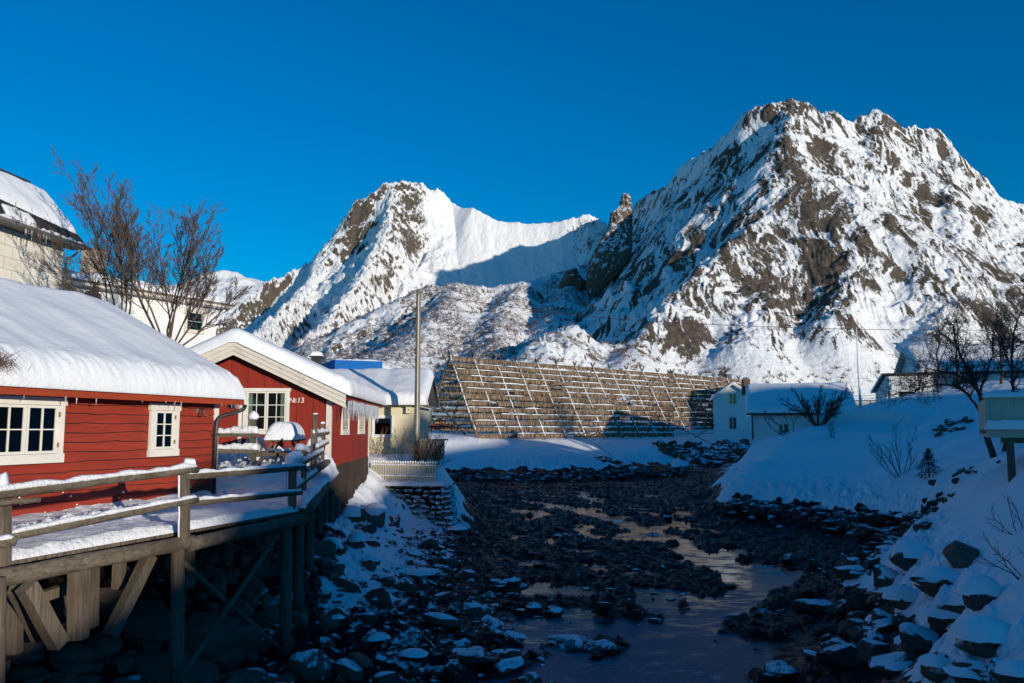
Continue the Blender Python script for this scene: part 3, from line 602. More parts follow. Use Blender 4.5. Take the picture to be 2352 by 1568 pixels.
def lapboards(fr, x0, x1, z0, z1, pitch, y=0, wav=.012, nx=70, seed=0, lip=.03):
    "overlapping horizontal boards with a wandering lower edge"
    m = MB(fr); nb = int(round((z1-z0)/pitch))
    for b in range(nb):
        za = z0+b*pitch; zb = min(z1, za+pitch+.03); vs = []; fs = []
        for i in range(nx+1):
            x = x0+(x1-x0)*i/nx; w = (n1(x*.9+b*5.3+seed, 2)*1.0+max(0, n1(x*2.3+b*3.1, 4)-.25)*2.2)*wav if b else 0
            w2 = (n1(x*.9+(b+1)*5.3+seed, 2)*1.0+max(0, n1(x*2.3+(b+1)*3.1, 4)-.25)*2.2)*wav if b < nb-1 else 0
            vs += [(x, y-.001, za+w), (x, y-lip, za+w), (x, y-.010, za+pitch+w2-(.017 if b < nb-1 else 0))]
        for i in range(nx): fs += [(3*i, 3*i+3, 3*i+4, 3*i+1), (3*i+1, 3*i+4, 3*i+5, 3*i+2)]
        m.add(vs, fs)
    return m
def gable_poly(x0, x1, z0, ze, zr, zl=None): return [(x0, z0), (x1, z0), (x1, ze), ((x0+x1)/2, zr), (x0, zl or ze)]
def icicles(fr, x0, x1, y, z, n, lmax, seed, axis='x'):
    m = MB(fr); r = random.Random(seed)
    for i in range(n):
        t = r.uniform(x0, x1); l = lmax*r.random()**2+.04; p = (t, y+r.uniform(-.03, .03), z) if axis == 'x' else (y+r.uniform(-.03, .03), t, z)
        q = (p[0], p[1], z-l); rr = .006+l*.02; m.tube([p, ((p[0]+q[0])/2, (p[1]+q[1])/2, z-l*.5), q], [rr*1.6, rr, .002], 5)
    return m
# ---------------------------------------------------------------- near red cabin
FA = Frame((-6.57, 18.2, 0), math.atan2(.96, .28))
A = thing('red_cabin', FA((-4.5, 3.3, 2.9)), 'nearest red timber cabin with rough-edged boards and thick snow on its turf roof', 'cabin')
MB(FA).box((-10, .004, 2.2), (-.004, 6.66, 5.25)).build('wall', M['skirt'], A)
lapboards(FA, -10, 0, 2.93, 5.27, .167, 0, .024, 160, 3, .034).build('cladding', M['red'], A, smooth=False)
MB(FA).prism([(-.2, 5.0), (-.2, 5.0)], 0, 0) if 0 else None
m = MB(FA); m.add([(-10, -.43, 5.19), (.42, -.43, 5.19), (.42, 3.33, 7.15), (-10, 3.33, 7.15), (-10, 7.09, 5.19), (.42, 7.09, 5.19), (-10, -.40, 5.08), (.42, -.40, 5.08), (.42, 3.33, 7.03), (-10, 3.33, 7.03), (-10, 7.06, 5.08), (.42, 7.06, 5.08)],
    [(0,1,2,3), (3,2,5,4), (7,6,9,8), (8,9,10,11), (1,7,8,2), (2,8,11,5), (0,3,9,6), (3,4,10,9)]); m.build('roof', M['red2'], A)
m = MB(FA); m.box((-10, -.47, 5.02), (.45, -.434, 5.20)); m.build('fascia', M['fascia'], A)
m = MB(FA); m.beam((.44, -.47, 5.14), (.44, 3.33, 7.10), .03, .2, (0,0,1)); m.build('bargeboard', M['fascia'], A)
MB(FA); rs = roof_snow(FA, -10.2, .52, 3.33, 3.86, 7.16, .522, .43, M['snow'], A, 2, bulge=.06, nl=300, nw=120, lump=.035)
m = MB(FA); m.box((.004, -.035, 2.9), (.16, .0, 5.05)); m.build('corner_board', M['white'], A)
window(A, FA, -5.69, -4.17, 3.93, 5.02, 2, 2, 2, y=-.037, head=.13, sill=.15, side=.12, depth=.06, curtain=[(-4.86, -4.50, 4.1, 4.85), (-5.24, -5.16, 4.1, 4.85), (-5.08, -5.0, 4.1, 4.86), (-4.40, -4.32, 4.1, 4.86)], hinges=True)
m = MB(FA); m.box((-5.78, -.125, 5.022), (-4.08, -.004, 5.06)); m.build('window_hood', M['dark'], A)
window(A, FA, -2.05, -1.22, 3.95, 5.0, 2, 3, 1, y=-.037, head=.14, sill=.14, side=.13, depth=.06, curtain=[(-1.9, -1.62, 4.1, 4.84), (-1.60, -1.38, 4.1, 4.84)], hinges=True)
m = MB(FA); m.tube([(.55, -.44, 5.02), (.5, -.42, 4.93), (.3, -.30, 4.84), (.06, -.17, 4.77), (-.02, -.12, 4.66), (-.03, -.11, 4.4), (-.03, -.11, 3.0)], .045, 10); dp = m.build('downpipe', M['dark'], A, smooth=True)
for zz in (4.35, 3.6): MB(FA).box((-.09, -.16, zz), (.03, -.03, zz+.03)).build('bracket', M['dark'], dp)
m = MB(FA); m.box((-.62, -.05, 4.84), (-.54, -.02, 4.92)); m.tube([(-.58, -.05, 4.88), (-.58, -.12, 4.89)], .012, 6); L_ = m.build('wall_lamp', M['iron'], A)
MB(FA).tube([(-.58, -.15, 4.93), (-.58, -.15, 4.9), (-.58, -.15, 4.78), (-.58, -.15, 4.76)], [.03, .05, .045, .02], 10).build('lamp_glass', M['glass'], L_, smooth=True)
icicles(FA, -5.5, .4, -.45, 5.03, 14, .10, 5).build('icicles', M['ice'], A, kind='stuff')
m = MB(FA); r_ = random.Random(4)
for i in range(420):
    x = -6.35+r_.gauss(0, .28); z = 5.5+r_.gauss(0, .07); y = -.50+r_.uniform(-.06, .06); l = r_.uniform(.1, .38); a = r_.gauss(.35, .5)
    m.tube([(x, y, z), (x+l*.5*a, y-.05, z+l*.35), (x+l*a, y-.09-.1*r_.random(), z+l*.1-.1)], [.005, .003, .001], 3, False)
m.build('turf_grass', M['twig'], A, kind='stuff')
bl = MB(FA)
V = []; 
sp = MB(FA)
for i in range(26):
    x = r_.uniform(-5.2, -.6); z = 2.98+abs(r_.gauss(0, .25)); k = r_.uniform(.008, .028)
    sp.tube([(x-k, -.03, z), (x, -.03-k*.8, z+k*.5), (x+k, -.03, z+.2*k)], [.003, k, .003], 6)
sp.build('snow_clod', M['snow'], A, smooth=True, kind='stuff')
# round plaque hanging from the eave end
pc = P(531, 931, 18.9); t = thing('hanging_plaque', pc, 'round white plaque with green emblem hung under the end of the red eave', 'plaque')
fz = Frame(pc, .15)
def disc(fr, y, r, th, n=28): 
    m = MB(fr); vs = [(r*math.cos(2*math.pi*i/n), y, r*math.sin(2*math.pi*i/n)) for i in range(n)]+[(r*math.cos(2*math.pi*i/n), y+th, r*math.sin(2*math.pi*i/n)) for i in range(n)]
    return m.add(vs, [tuple(range(n))[::-1], tuple(range(n, 2*n))]+[(i, (i+1)%n, n+(i+1)%n, n+i) for i in range(n)])
disc(fz, 0, .085, .012).build('disc', M['cream'], t); 
m = MB(fz); 
for k in range(7):
    a = k*2*math.pi/7; m.tube([(.015*math.cos(a), -.006, .015*math.sin(a)), (.04*math.cos(a+.3), -.008, .04*math.sin(a+.3)), (.055*math.cos(a+.1), -.005, .055*math.sin(a+.1))], [.008, .012, .003], 5)
m.build('emblem', M['green'], t); MB(fz).tube([(0, .005, .08), (0, .005, .22)], .003, 4).build('cord', M['dark'], t)
# ---------------------------------------------------------------- red cabin No 13
FB = Frame((-5.27, 24.0, 0), math.radians(3)); FBr = Frame((-5.27, 24.0, 0), math.radians(93))
B = thing('red_cabin', FB((-2.7, 4.5, 3.3)), 'red cabin with white gable boards and the number 13 beside its window', 'cabin')
m = MB(FB); m.prism(gable_poly(-5.4, 0, 3.38, 5.30, 6.60), .03, 9.2); m.build('wall', M['red2'], B)
m = MB(FB); i = 0; x = -5.4
while x < -.02:                    # upright boards, every other one lapped over its neighbours
    w = .235; zt = 5.28+1.30*(1-abs(x+w/2+2.7)/2.7); y0 = -.022 if i % 2 else 0; xa = x-(.02 if i % 2 else 0); xb = min(0, x+w+(.02 if i % 2 else 0)); zl = 5.27+1.30*(1-abs(xa+2.7)/2.7); zr_ = 5.27+1.30*(1-abs(xb+2.7)/2.7)
    m.prism([(xa, 3.40), (xb, 3.40), (xb, max(zr_, 5.2)), (xa, max(zl, 5.2))], y0, .028); x += w; i += 1
m.build('gable_cladding', M['red2'], B)
m = MB(FB)
for k in range(46): m.box((.0, .05+k*.095, 3.38), (.022 if k % 2 else .012, .05+k*.095+.085, 5.26))
m.build('upright_cladding', M['red2'], B)
m = MB(FBr)
for k in range(11): m.add([(4.5, .0, 3.38+k*.17), (9.2, .0, 3.38+k*.17), (9.2, -.03, 3.38+k*.17), (4.5, -.03, 3.38+k*.17), (4.5, -.004, 3.57+k*.17), (9.2, -.004, 3.57+k*.17)], [(0,3,2,1), (3,4,5,2), (0,4,3), (1,2,5)])
m.build('lapped_cladding', M['red2'], B)
MB(FB).box((-.11, -.045, 3.33), (.045, .11, 5.30)).build('corner_board', M['white2'], B)
MB(FB).box((-.02, 9.06, 3.0), (.05, 9.22, 5.30)).build('corner_board', M['white2'], B)
m = MB(FB); r_ = random.Random(9)
for k in range(44):
    y = .05+k*.207; zb = 1.75+.09*y+.25*n1(k*.7, 5); m.box((-.02, y, zb), (.02+.02*(k % 2), y+.2, 3.40))
m.build('skirt_boards', M['skirt'], B)
zE = lambda x: 7.0-.468*abs(x+2.72)
m = MB(FB)   # bargeboards: three stepped planks each side
for s in (-1, 1):
    for k, (d0, d1, y) in enumerate(((0, .15, -.42), (.15, .29, -.395), (.29, .41, -.37))):
        a = (-2.72, 0); xe = -2.72+s*3.22; m.prism([(-2.72, zE(-2.72)-d0), (xe, zE(xe)-d0), (xe, zE(xe)-d1+.004), (-2.72, zE(-2.72)-d1+.004)], y, y+.03)
m.build('bargeboard', M['white2'], B)
m = MB(FB); m.add([(-6.0, -.38, zE(-6.0)-.03), (-2.72, -.38, 6.97), (.5, -.38, zE(.5)-.03), (.5, 9.6, zE(.5)-.03), (-2.72, 9.6, 6.97), (-6.0, 9.6, zE(-6.0)-.03)], [(0,1,4,5), (1,2,3,4)])
m.add([(-6.0, -.36, zE(-6.0)-.15), (-2.72, -.36, 6.85), (.46, -.36, zE(.5)-.15), (.46, 9.6, zE(.5)-.15), (-2.72, 9.6, 6.85), (-6.0, 9.6, zE(-6.0)-.15)], [(0,5,4,1), (1,4,3,2)]); m.box((.46, -.36, zE(.5)-.17), (.49, 9.6, zE(.5)-.03)); m.build('roof', M['red2'], B)
roof_snow(FBr, -.48, 9.8, 2.72, 3.34, 7.0, .468, .40, M['snow'], B, 12, bulge=.13, nl=130, nw=80, lump=.04)
window(B, FB, -2.47, -1.16, 4.34, 5.66, 2, 3, 2, y=-.026, head=.09, sill=.10, side=.09, depth=.05, curtain=[(-2.33, -2.22, 4.5, 5.5), (-1.42, -1.33, 4.5, 5.5)])
d = MB(FB); d.box((-3.45, -.06, 3.4), (-2.6, -.03, 5.5)); d_ = d.build('door', M['red2'], B)
m = MB(FB)
for k in range(16):
    for s, xm in ((1, -3.45), (-1, -2.60)):
        z = 3.45+k*.13; m.beam((xm, -.066, z), (-3.025, -.066, z+.3), .008, .012) if z+.3 < 5.45 else None
m.build('door_batten', M['red'], d_); MB(FB).tube([(-3.4, -.07, 4.4), (-3.4, -.12, 4.4), (-3.3, -.12, 4.4)], .012, 6).build('door_handle', M['brass'], d_)
m = MB(FB); m.box((-2.6, -.065, 3.4), (-2.5, -.024, 5.6)); m.box((-3.6, -.065, 5.5), (-2.5, -.024, 5.6)) ; m.build('door_frame', M['white'], B)
for (a, b) in ((1.88, 3.40), (5.85, 7.5)): window(B, FBr, a, b, 4.30, 5.22, 4, 2, 1, y=-.03, head=.1, sill=.13, side=.12, depth=.05)
icicles(FB, .5, 8.4, .47, zE(.5)-.15, 190, .62, 8, 'y').build('icicles', M['ice'], B, kind='stuff')
m = MB(FB); m.box((-1.23, -.05, 5.19), (-.68, -.024, 5.46)); pl = m.build('number_plate', M['red2'], B)
def text(name, body, loc, size, mat, parent, rotz=0, th=.003):
    cu = bpy.data.curves.new(name, 'FONT'); cu.body = body; cu.size = size; cu.extrude = th; cu.offset = size*.012; ob = bpy.data.objects.new(name, cu); COL.objects.link(ob)
    dg = bpy.context.evaluated_depsgraph_get(); me = bpy.data.meshes.new_from_object(ob.evaluated_get(dg)); COL.objects.unlink(ob); bpy.data.objects.remove(ob); bpy.data.curves.remove(cu)
    me.materials.clear(); me.materials.append(mat); o = bpy.data.objects.new(name, me); COL.objects.link(o); o.rotation_euler = (math.pi/2, 0, rotz); o.location = Vector(loc)-rootloc(parent); o.parent = parent; return o
z_ = 5.245
text('number_text', 'N', FB((-1.18, -.056, z_)), .21, M['white'], pl, math.radians(3)); text('number_text', 'o', FB((-1.035, -.056, z_+.055)), .13, M['white'], pl, math.radians(3))
MB(FB).box((-1.03, -.058, z_+.01), (-.96, -.051, z_+.028)).build('number_underline', M['white'], pl)
text('number_text', '13', FB((-.945, -.056, z_)), .21, M['white'], pl, math.radians(3))
# ---------------------------------------------------------------- cream cabin behind the utility pole
FC = Frame((-4.43, 38, 0), 0)
Cc = thing('cream_cabin', FC((-3, 2.5, 3.2)), 'cream clapboard cabin with deep snow on its roof, behind the tall wooden pole', 'cabin')
m = MB(FC); m.box((-7.5, .02, 2.6), (0, 6.2, 5.62)); m.build('wall', M['cream'], Cc)
m = MB(FC)
for k in range(23): m.add([(-7.5, .02, 3.1+k*.11), (0, .02, 3.1+k*.11), (0, -.012, 3.1+k*.11), (-7.5, -.012, 3.1+k*.11), (-7.5, .012, 3.21+k*.11), (0, .012, 3.21+k*.11)], [(0,3,2,1), (3,4,5,2)])
m.build('cladding', M['cream'], Cc)
MB(FC).prism(gable_poly(0, 6.2, 5.6, 5.62, 7.0), -.01, .0) if 0 else None
m = MB(FC); m.add([(-7.9, -.38, 5.62), (.4, -.38, 5.62), (.4, 3.1, 7.1), (-7.9, 3.1, 7.1), (-7.9, 6.6, 5.62), (.4, 6.6, 5.62)], [(0,1,2,3), (3,2,5,4)]); m.box((-7.9, -.41, 5.54), (.42, -.38, 5.66)); m.box((.38, -.38, 5.5), (.41, 6.5, 5.62)); m.build('roof', M['iron'], Cc)
m = MB(Frame((-4.43, 38, 0), math.pi/2)); m.prism([(0, 5.6), (6.2, 5.6), (3.1, 7.0)], -.02, .0); m.build('gable', M['cream'], Cc)
roof_snow(FC, -7.9, .55, 3.1, 3.6, 7.1, .425, .42, M['snow'], Cc, 21, bulge=.08, nl=90, nw=60, lump=.05)
window(Cc, FC, -1.98, -1.0, 4.10, 5.10, 1, 1, 1, y=-.012, head=.08, sill=.08, side=.08, depth=.05, mat=M['whitewall'], curtain=[(-1.9, -1.1, 4.75, 5.02)])
bx_ = P(939, 941, 37.9); t = thing('nesting_box', bx_, 'small cream nesting box on the cream cabin wall beside the pole', 'birdhouse'); fb = Frame(bx_, 0)
m = MB(fb); m.box((-.12, -.12, -.16), (.12, .08, .12)); m.build('box', M['cream'], t); disc(fb, -.125, .03, .004, 14).build('entrance_hole', M['inside_dark'], t)
m = MB(fb); m.beam((-.16, -.02, .14), (.16, -.02, .14), .26, .03); m.build('lid', M['iron'], t); MB(fb).snow((-.14, -.02, .15), (.14, -.02, .15), .2, .05).build('snow_cap', M['snow'], t, smooth=True)
ch = P(727, 826, 40.5); t = thing('chimney', ch-Vector((0,0,1.0)), 'dark square chimney with a snow cap, left of the blue-topped building', 'chimney'); fb = Frame(ch, 0)
MB(fb).box((-.22, -.2, -1.2), (.22, .2, .12)).build('stack', M['dark'], t); MB(fb).box((-.3, -.26, .12), (.3, .26, .18)).build('cap', M['dark'], t); snow_quad(fb((-.3,-.26,.18)), fb((.3,-.26,.18)), fb((.3,.26,.18)), fb((-.3,.26,.18)), .22, 16, 12, 3, .02, .15, 'snow_cap', t, M['snow'])
# blue topped building
FD = Frame(P(770, 850, 52)-Vector((0, 0, 0)), math.radians(25)); zb = P(770, 850, 52).z
t = thing('flat_roofed_building', (FD.o.x, FD.o.y, 4), 'cream building topped by a bright blue band, beyond the red cabin roof', 'building')
FD.o.z = 0
MB(FD).box((0, 0, 3.5), (3.0, 8, zb)).build('wall', M['cream'], t); MB(FD).box((-.04, -.04, zb), (3.04, 8, zb+.66)).build('roof_band', M['blue'], t)
FD2 = Frame((FD.o.x, FD.o.y, 0), math.radians(115)); MB(FD2).box((0, 0.02, 3.5), (3, .5, zb)).build('wall', M['cream'], t)
snow_quad(FD((0,.1,zb+.67)), FD((3,.1,zb+.67)), FD((3,8,zb+.67)), FD((0,8,zb+.67)), .12, 20, 20, 4, .03, .2, 'roof_snow', t, M['snow'])
# ---------------------------------------------------------------- white houses upper left
FE = Frame((-16.6, 30.0, 0), math.atan2(2.7, .3))
E_ = thing('white_house', FE((-3, 2, 5)), 'tall white house at the left edge with dark corrugated roof half bared of snow', 'house')
MB(FE).box((-8, 0, 3), (0, 3.6, 11.6)).build('wall', M['creampanel'], E_)
m = MB(FE)
for k in range(18):
    z = 5+k*.4; m.box((-8, -.012, z), (-.02, -.002, z+.02))
    for j in range(10): x = -7.8+j*.8+.4*(k % 2); m.box((x, -.011, z+.02), (x+.02, -.003, z+.4)) if x < -.05 else None
m.build('panel_joints', M['creamdk'], E_)
sl_ = 1.16
m = MB(FE); n = 60   # corrugated slope
vs = []; fs = []
for i in range(n*4+1):
    x = -8+8.55*i/(n*4); o_ = .02*math.sin(i*math.pi/2)
    vs += [(x, -.62, 11.25+o_), (x, 1.35, 11.25+1.97*sl_+o_), (x, 3.4, 11.3+o_)]
for i in range(n*4): fs += [(3*i, 3*i+3, 3*i+4, 3*i+1), (3*i+1, 3*i+4, 3*i+5, 3*i+2)]
m.add(vs, fs); m.build('roof', M['dark'], E_)
m = MB(FE); m.box((-8, .0, 11.2), (.5, .02, 11.6)); m.box((-8, -.6, 11.16), (.5, 0, 11.2)); m.build('soffit', M['dark'], E_)
m = MB(FE); m.tube([(-8, -.68, 11.2), (.62, -.68, 11.2)], .07, 10); m.tube([(.1, -.66, 11.15), (.1, -.4, 10.9), (.06, -.1, 10.7), (.05, -.1, 4)], .05, 10); m.build('gutter', M['iron'], E_, smooth=True)
MB(FE).beam((-8, 1.35, 13.56), (-.3, 1.35, 13.56), .25, .12).build('ridge_cap', M['dark'], E_)
R0 = lambda x, y, d=.03: tuple(FE((x, y, 11.25+(y+.62)*sl_+d)))
snow_quad(R0(-8, .5), R0(.5, -.2), R0(.5, 1.3), R0(-8, 1.2), .2, 110, 22, 31, .04, .25, 'roof_snow', E_, M['snow'], rough=1.3)
snow_quad(R0(-3.6, -.5), R0(-2.1, -.52), R0(-2.2, -.2), R0(-3.4, -.1), .12, 24, 10, 33, .03, .15, 'snow_patch', E_, M['snow'])
MB(FE).snow(FE.ax*0+Vector((-7, -.6, 11.29)), Vector((.3, -.6, 11.29)), .16, .08, 90, 3, lump=1.2).build('snow_patch', M['snow'], E_, smooth=True)
icicles(FE, -3, -1.5, -.7, 11.15, 12, .35, 3).build('icicles', M['ice'], E_, kind='stuff')
FG = Frame(P(498, 708, 39.6), math.atan2(6.6, 3.7)); zt = FG.o.z; FG.o.z = 0
G_ = thing('white_house', FG((-3, 3, 4)), 'long white house half hidden behind the bare trees, one window at its right end', 'house')
MB(FG).box((-10, .02, 3), (0, 7, zt)).build('wall', M['whitewall'], G_)
m = MB(FG)
for k in range(46): z = 4.3+k*.13; m.add([(-10, .02, z), (0, .02, z), (0, -.012, z), (-10, -.012, z), (-10, .012, z+.13), (0, .012, z+.13)], [(0,3,2,1), (3,4,5,2)]) if z < zt-.13 else None
m.build('cladding', M['whitewall'], G_)
m = MB(FG); m.box((-10, -.55, zt), (.55, 7.5, zt+.22)); m.build('roof', M['white2'], G_); m = MB(FG); m.box((-10, -.58, zt+.1), (.58, -.551, zt+.2)); m.box((.551, -.58, zt+.1), (.58, 7.5, zt+.2)); m.build('roof_edge', M['iron'], G_)
snow_quad(FG((-10,-.5,zt+.22)), FG((.5,-.5,zt+.22)), FG((.5,7.4,zt+.22)), FG((-10,7.4,zt+.22)), .42, 80, 40, 35, .08, .4, 'roof_snow', G_, M['snow'], rough=.8, extra=None)
window(G_, FG, -1.85, -.75, zt-1.35, zt-.25, 1, 2, 1, y=-.012, mat=M['white2'])
icicles(FG, -3, .3, -.56, zt+.02, 40, .4, 31).build('icicles', M['ice'], G_, kind='stuff')
MB(FG).tube([(-6.6, -.3, zt-.45), (-6.6, -.1, zt-.45)], [.35, .35], 16).build('satellite_dish', M['dark'], G_)
c_ = P(214, 598, 37); fb = Frame(c_, .5); t = thing('chimney', c_-Vector((0,0,1.5)), 'broad rust-streaked chimney box behind the bare tree on the left', 'chimney')
MB(fb).box((-.50, -.35, -1.6), (.50, .35, .46)).build('stack', m_paint('rusty_plate', (.24, .21, .17), .7, .2, .004, 3, .3, (2, 2, .3), (.13, .06, .03)), t); MB(fb).box((-.54, -.39, .46), (.54, .39, .50)).build('cap', M['dark'], t)
# ---------------------------------------------------------------- boardwalk on piles
W_ = thing('boardwalk', (-5.0, 12.5, 2.7), 'snow covered timber boardwalk on tall piles in front of the nearest red cabin', 'boardwalk')
b0, b1, b2 = P(-60, 1338, 9.5), P(435, 1248, 12.6), P(702, 1190, 15.7)
m = MB(); m.log(b0, P(445, 1243, 12.7), .112, .108, 12, 14, 1); m.build('edge_beam', M['logs'], W_, smooth=True)
m = MB(); m.log(P(432, 1250, 12.55), b2, .108, .102, 12, 12, 2); m.build('edge_beam', M['logs'], W_, smooth=True)
m = MB(); m.log(P(708, 1172, 15.6), P(752, 1112, 20.6), .1, .09, 10, 10, 3); m.build('edge_beam', M['logs'], W_, smooth=True)
m = MB(); m.log(P(728, 1078, 19.0), P(757, 1058, 23.2), .09, .09, 10, 8, 4); m.build('edge_beam', M['logs'], W_, smooth=True)
def lerp(a, b, t): return Vector(a).lerp(Vector(b), t)
oA, oB = b0+Vector((-.05, .05, .16)), b2+Vector((-.1, 0, .14)); iA, iB = Vector((-9.8, 10.6, oA.z)), Vector((-6.62, 18.15, oB.z))
m = MB(); nb = 70
for k in range(nb):
    t0 = k/nb; t1 = (k+.88)/nb; e = .03*n1(k*1.3, 2); a, b = lerp(oA, oB, t0), lerp(oA, oB, t1); c, d_ = lerp(iA, iB, t1), lerp(iA, iB, t0); u = (a-d_).normalized()*(.02+e)
    m.add([a+u, b+u, c, d_, a+u-Vector((0,0,.045)), b+u-Vector((0,0,.045)), c-Vector((0,0,.045)), d_-Vector((0,0,.045))], [(0,1,2,3), (7,6,5,4), (0,4,5,1), (1,5,6,2), (2,6,7,3), (3,7,4,0)])
m.build('deck_planks', M['pile'], W_)
snow_quad(oA+Vector((0,0,.005)), oB+Vector((0,0,.005)), iB, iA, .11, 240, 60, 41, .035, .09, 'deck_snow', W_, M['snow_rough'], rough=2.2,
    extra=lambda x, y: .10*np.maximum(0, fbm(x*3.3, y*3.3, 4, 44, .6)+.15)*np.exp(-((x-np.interp(y, [9, 18], [-7.6, -5.6]))/.38)**2)*1.8+.10*np.exp(-((x-np.interp(y, [10.6, 18.15], [-9.4, -6.5]))/.3)**2))
oC, oD = P(706, 1165, 15.6), P(754, 1098, 21.5); oD2 = Vector((-5.3, 23.9, 3.3)); 
m = MB(); m.add([oC, oD, oD2, (-11, 23.9, 3.3), (-6.5, 18.2, 2.9), (-5, 16.5, 2.8)], [(0,1,2,3,4,5)]); m.build('terrace_floor', M['pile'], W_)
snow_quad(oC+Vector((0,-.1,.0)), Vector((-4.95, 23.9, 3.25)), Vector((-11.5, 23.95, 3.3)), Vector((-6.55, 18.1, 2.9)), .16, 120, 110, 47, .05, .14, 'terrace_snow', W_, M['snow'], rough=1.6,
    extra=lambda x, y: .42*ss(18.4, 20.6, y+.25*x+1.4)*(.75+.4*fbm(x*1.5, y*1.5, 3, 48))*ss(-4.8, -5.9, x)+.35*np.exp(-(((x+5.1)/.35)**2+((y-22.3)/.8)**2))+np.maximum(0, fbm(x*2.6, y*2.6, 4, 49, .6)-.1)*.28*ss(19, 20.5, y))
def pile(px, py0, py1, Y, r=.11, sq=False, lab=None, z1=None):
    a = P(px, py0, Y); b = PX(px-2, Y, z1 if z1 is not None else P(px, py1, Y).z)
    m = MB(); (m.beam(a, b, r*2, r*2, (0,1,0), 6, .008, px) if sq else m.log(a, b, r, r*1.04, 11, 8, px)); m.build('pile', M['pile'], W_, smooth=not sq)
for a in ((408, 1258, 1640, 12.4, .098), (432, 1240, 1350, 13.6, .115), (657, 1198, 1500, 15.5, .105), (687, 1170, 1402, 17.0, .11), (712, 1145, 1306, 18.7, .10), (734, 1122, 1226, 20.3, .09), (748, 1100, 1200, 22.4, .09), (762, 1110, 1200, 23.6, .09), (524, 1215, 1300, 15.8, .09), (775, 1130, 1190, 25.2, .08), (-15, 1330, 1600, 9.4, .12)): pile(*a)
for a in ((181, 1300, 1468, 10.9, .098, True), (207, 1300, 1440, 11.5, .09, True), (274, 1285, 1352, 12.2, .07, True), (35, 1330, 1500, 10.6, .07, True)): pile(*a)
def brace(a, b, r=.06, sq=True, name='brace'):
    m = MB(); a, b = P(*a), P(*b); (m.beam(a, b, r*2, r*2.2, (0,0,1), 5, .006, a.x) if sq else m.log(a, b, r, r*.9, 8, 8, a.x)); m.build(name, M['pile'], W_, smooth=not sq)
brace((648, 1212, 15.4), (412, 1560, 12.2), .045, False); brace((420, 1292, 12.6), (645, 1492, 15.3), .045, False)
brace((345, 1275, 12.2), (252, 1460, 11.6), .075); brace((60, 1345, 10.0), (135, 1480, 10.5), .085); brace((35, 1350, 10.2), (90, 1462, 11), .07); brace((80, 1375, 10.9), (165, 1348, 11.4), .06)
brace((375, 1285, 12.9), (430, 1345, 13.4), .06)
def rail(a, b, r, snow=.05, sw=None, nm='rail'):
    A_, B_ = P(*a), P(*b); m = MB(); m.log(A_, B_, r, r, 10, 12, A_.x*3, .006); o = m.build(nm, M['logs'], W_, smooth=True)
    if snow: MB().snow(A_+Vector((0,0,r*.62)), B_+Vector((0,0,r*.62)), sw or r*1.75, snow, None, A_.x, lump=.45).build('snow_cap', M['snow_rough'], o, smooth=True)
    return o
def post(px, py0, py1, Y, w=.13, cap=0, sq=True, side=True):
    a, b = P(px, py0, Y), PX(px, Y, P(px, py1, Y).z); m = MB(); m.beam(b, a, w, w, (0,1,0), 5, .004, px); o = m.build('railing_post', M['pile'], W_)
    if cap: 
        n = 8; mm = MB(); mm.tube([a+Vector((0,0,-.02)), a+Vector((0,0,cap*.3)), a+Vector((0,0,cap*.75)), a+Vector((0,0,cap))], [w*.55, w*.78, w*.55, .01], 12); mm.build('snow_cap', M['snow'], o, smooth=True)
    if side: mm = MB(); mm.beam(b+Vector((-w*.52, -.02, .02)), a+Vector((-w*.52, -.02, 0)), .025, w*.8, (0,1,0), 8, .01, px+3); mm.build('snow_streak', M['snow'], o, smooth=True)
post(424, 1082, 1240, 12.45, .12, 0); post(4, 1142, 1300, 9.9, .15, .0); post(671, 1078, 1180, 15.6, .13, .0); post(697, 1030, 1130, 16.9, .10, .05); post(724, 950, 1084, 19.2, .085, .02, side=False); post(716, 985, 1100, 18.6, .04, 0, side=False); post(741, 972, 1066, 21.8, .085, .05, side=False)
rail((-70, 1143, 9.4), (452, 1077, 12.6), .056, .062); rail((20, 1232, 10.0), (452, 1146, 12.6), .054, .05); rail((-40, 1158, 9.6), (92, 1147, 10.0), .035, 0); rail((-60, 1258, 9.5), (36, 1241, 9.8), .06, .05)
MB().snow(P(420, 1066, 12.5), P(450, 1070, 12.6), .15, .09, 8, 3).build('snow_cap', M['snow'], W_, smooth=True); MB().snow(P(-30, 1138, 9.8), P(16, 1132, 9.8), .17, .2, 10, 3).build('snow_cap', M['snow'], W_, smooth=True)
rail((426, 1094, 12.4), (700, 1073, 15.8), .054, .05); rail((424, 1156, 12.4), (692, 1131, 15.6), .048, .045)
rail((682, 1070, 15.9), (735, 1040, 19.2), .055, .07); rail((677, 1122, 15.8), (726, 1085, 18.8), .052, .06); rail((718, 998, 19.1), (753, 994, 20.8), .05, .09); rail((727, 1030, 18.9), (752, 1016, 21.9), .05, .08)
MB().snow(P(662, 1066, 15.6), P(688, 1058, 16.0), .22, .22, 10, 5).build('snow_cap', M['snow'], W_, smooth=True); MB().snow(P(684, 1032, 16.6), P(706, 1040, 17.2), .2, .14, 10, 5).build('snow_cap', M['snow'], W_, smooth=True)
m = MB(); m.beam(P(661, 1040, 15.7), P(659, 1130, 15.7), .03, .03, (0,1,0)); m.build('iron_rod', M['fascia'], W_)
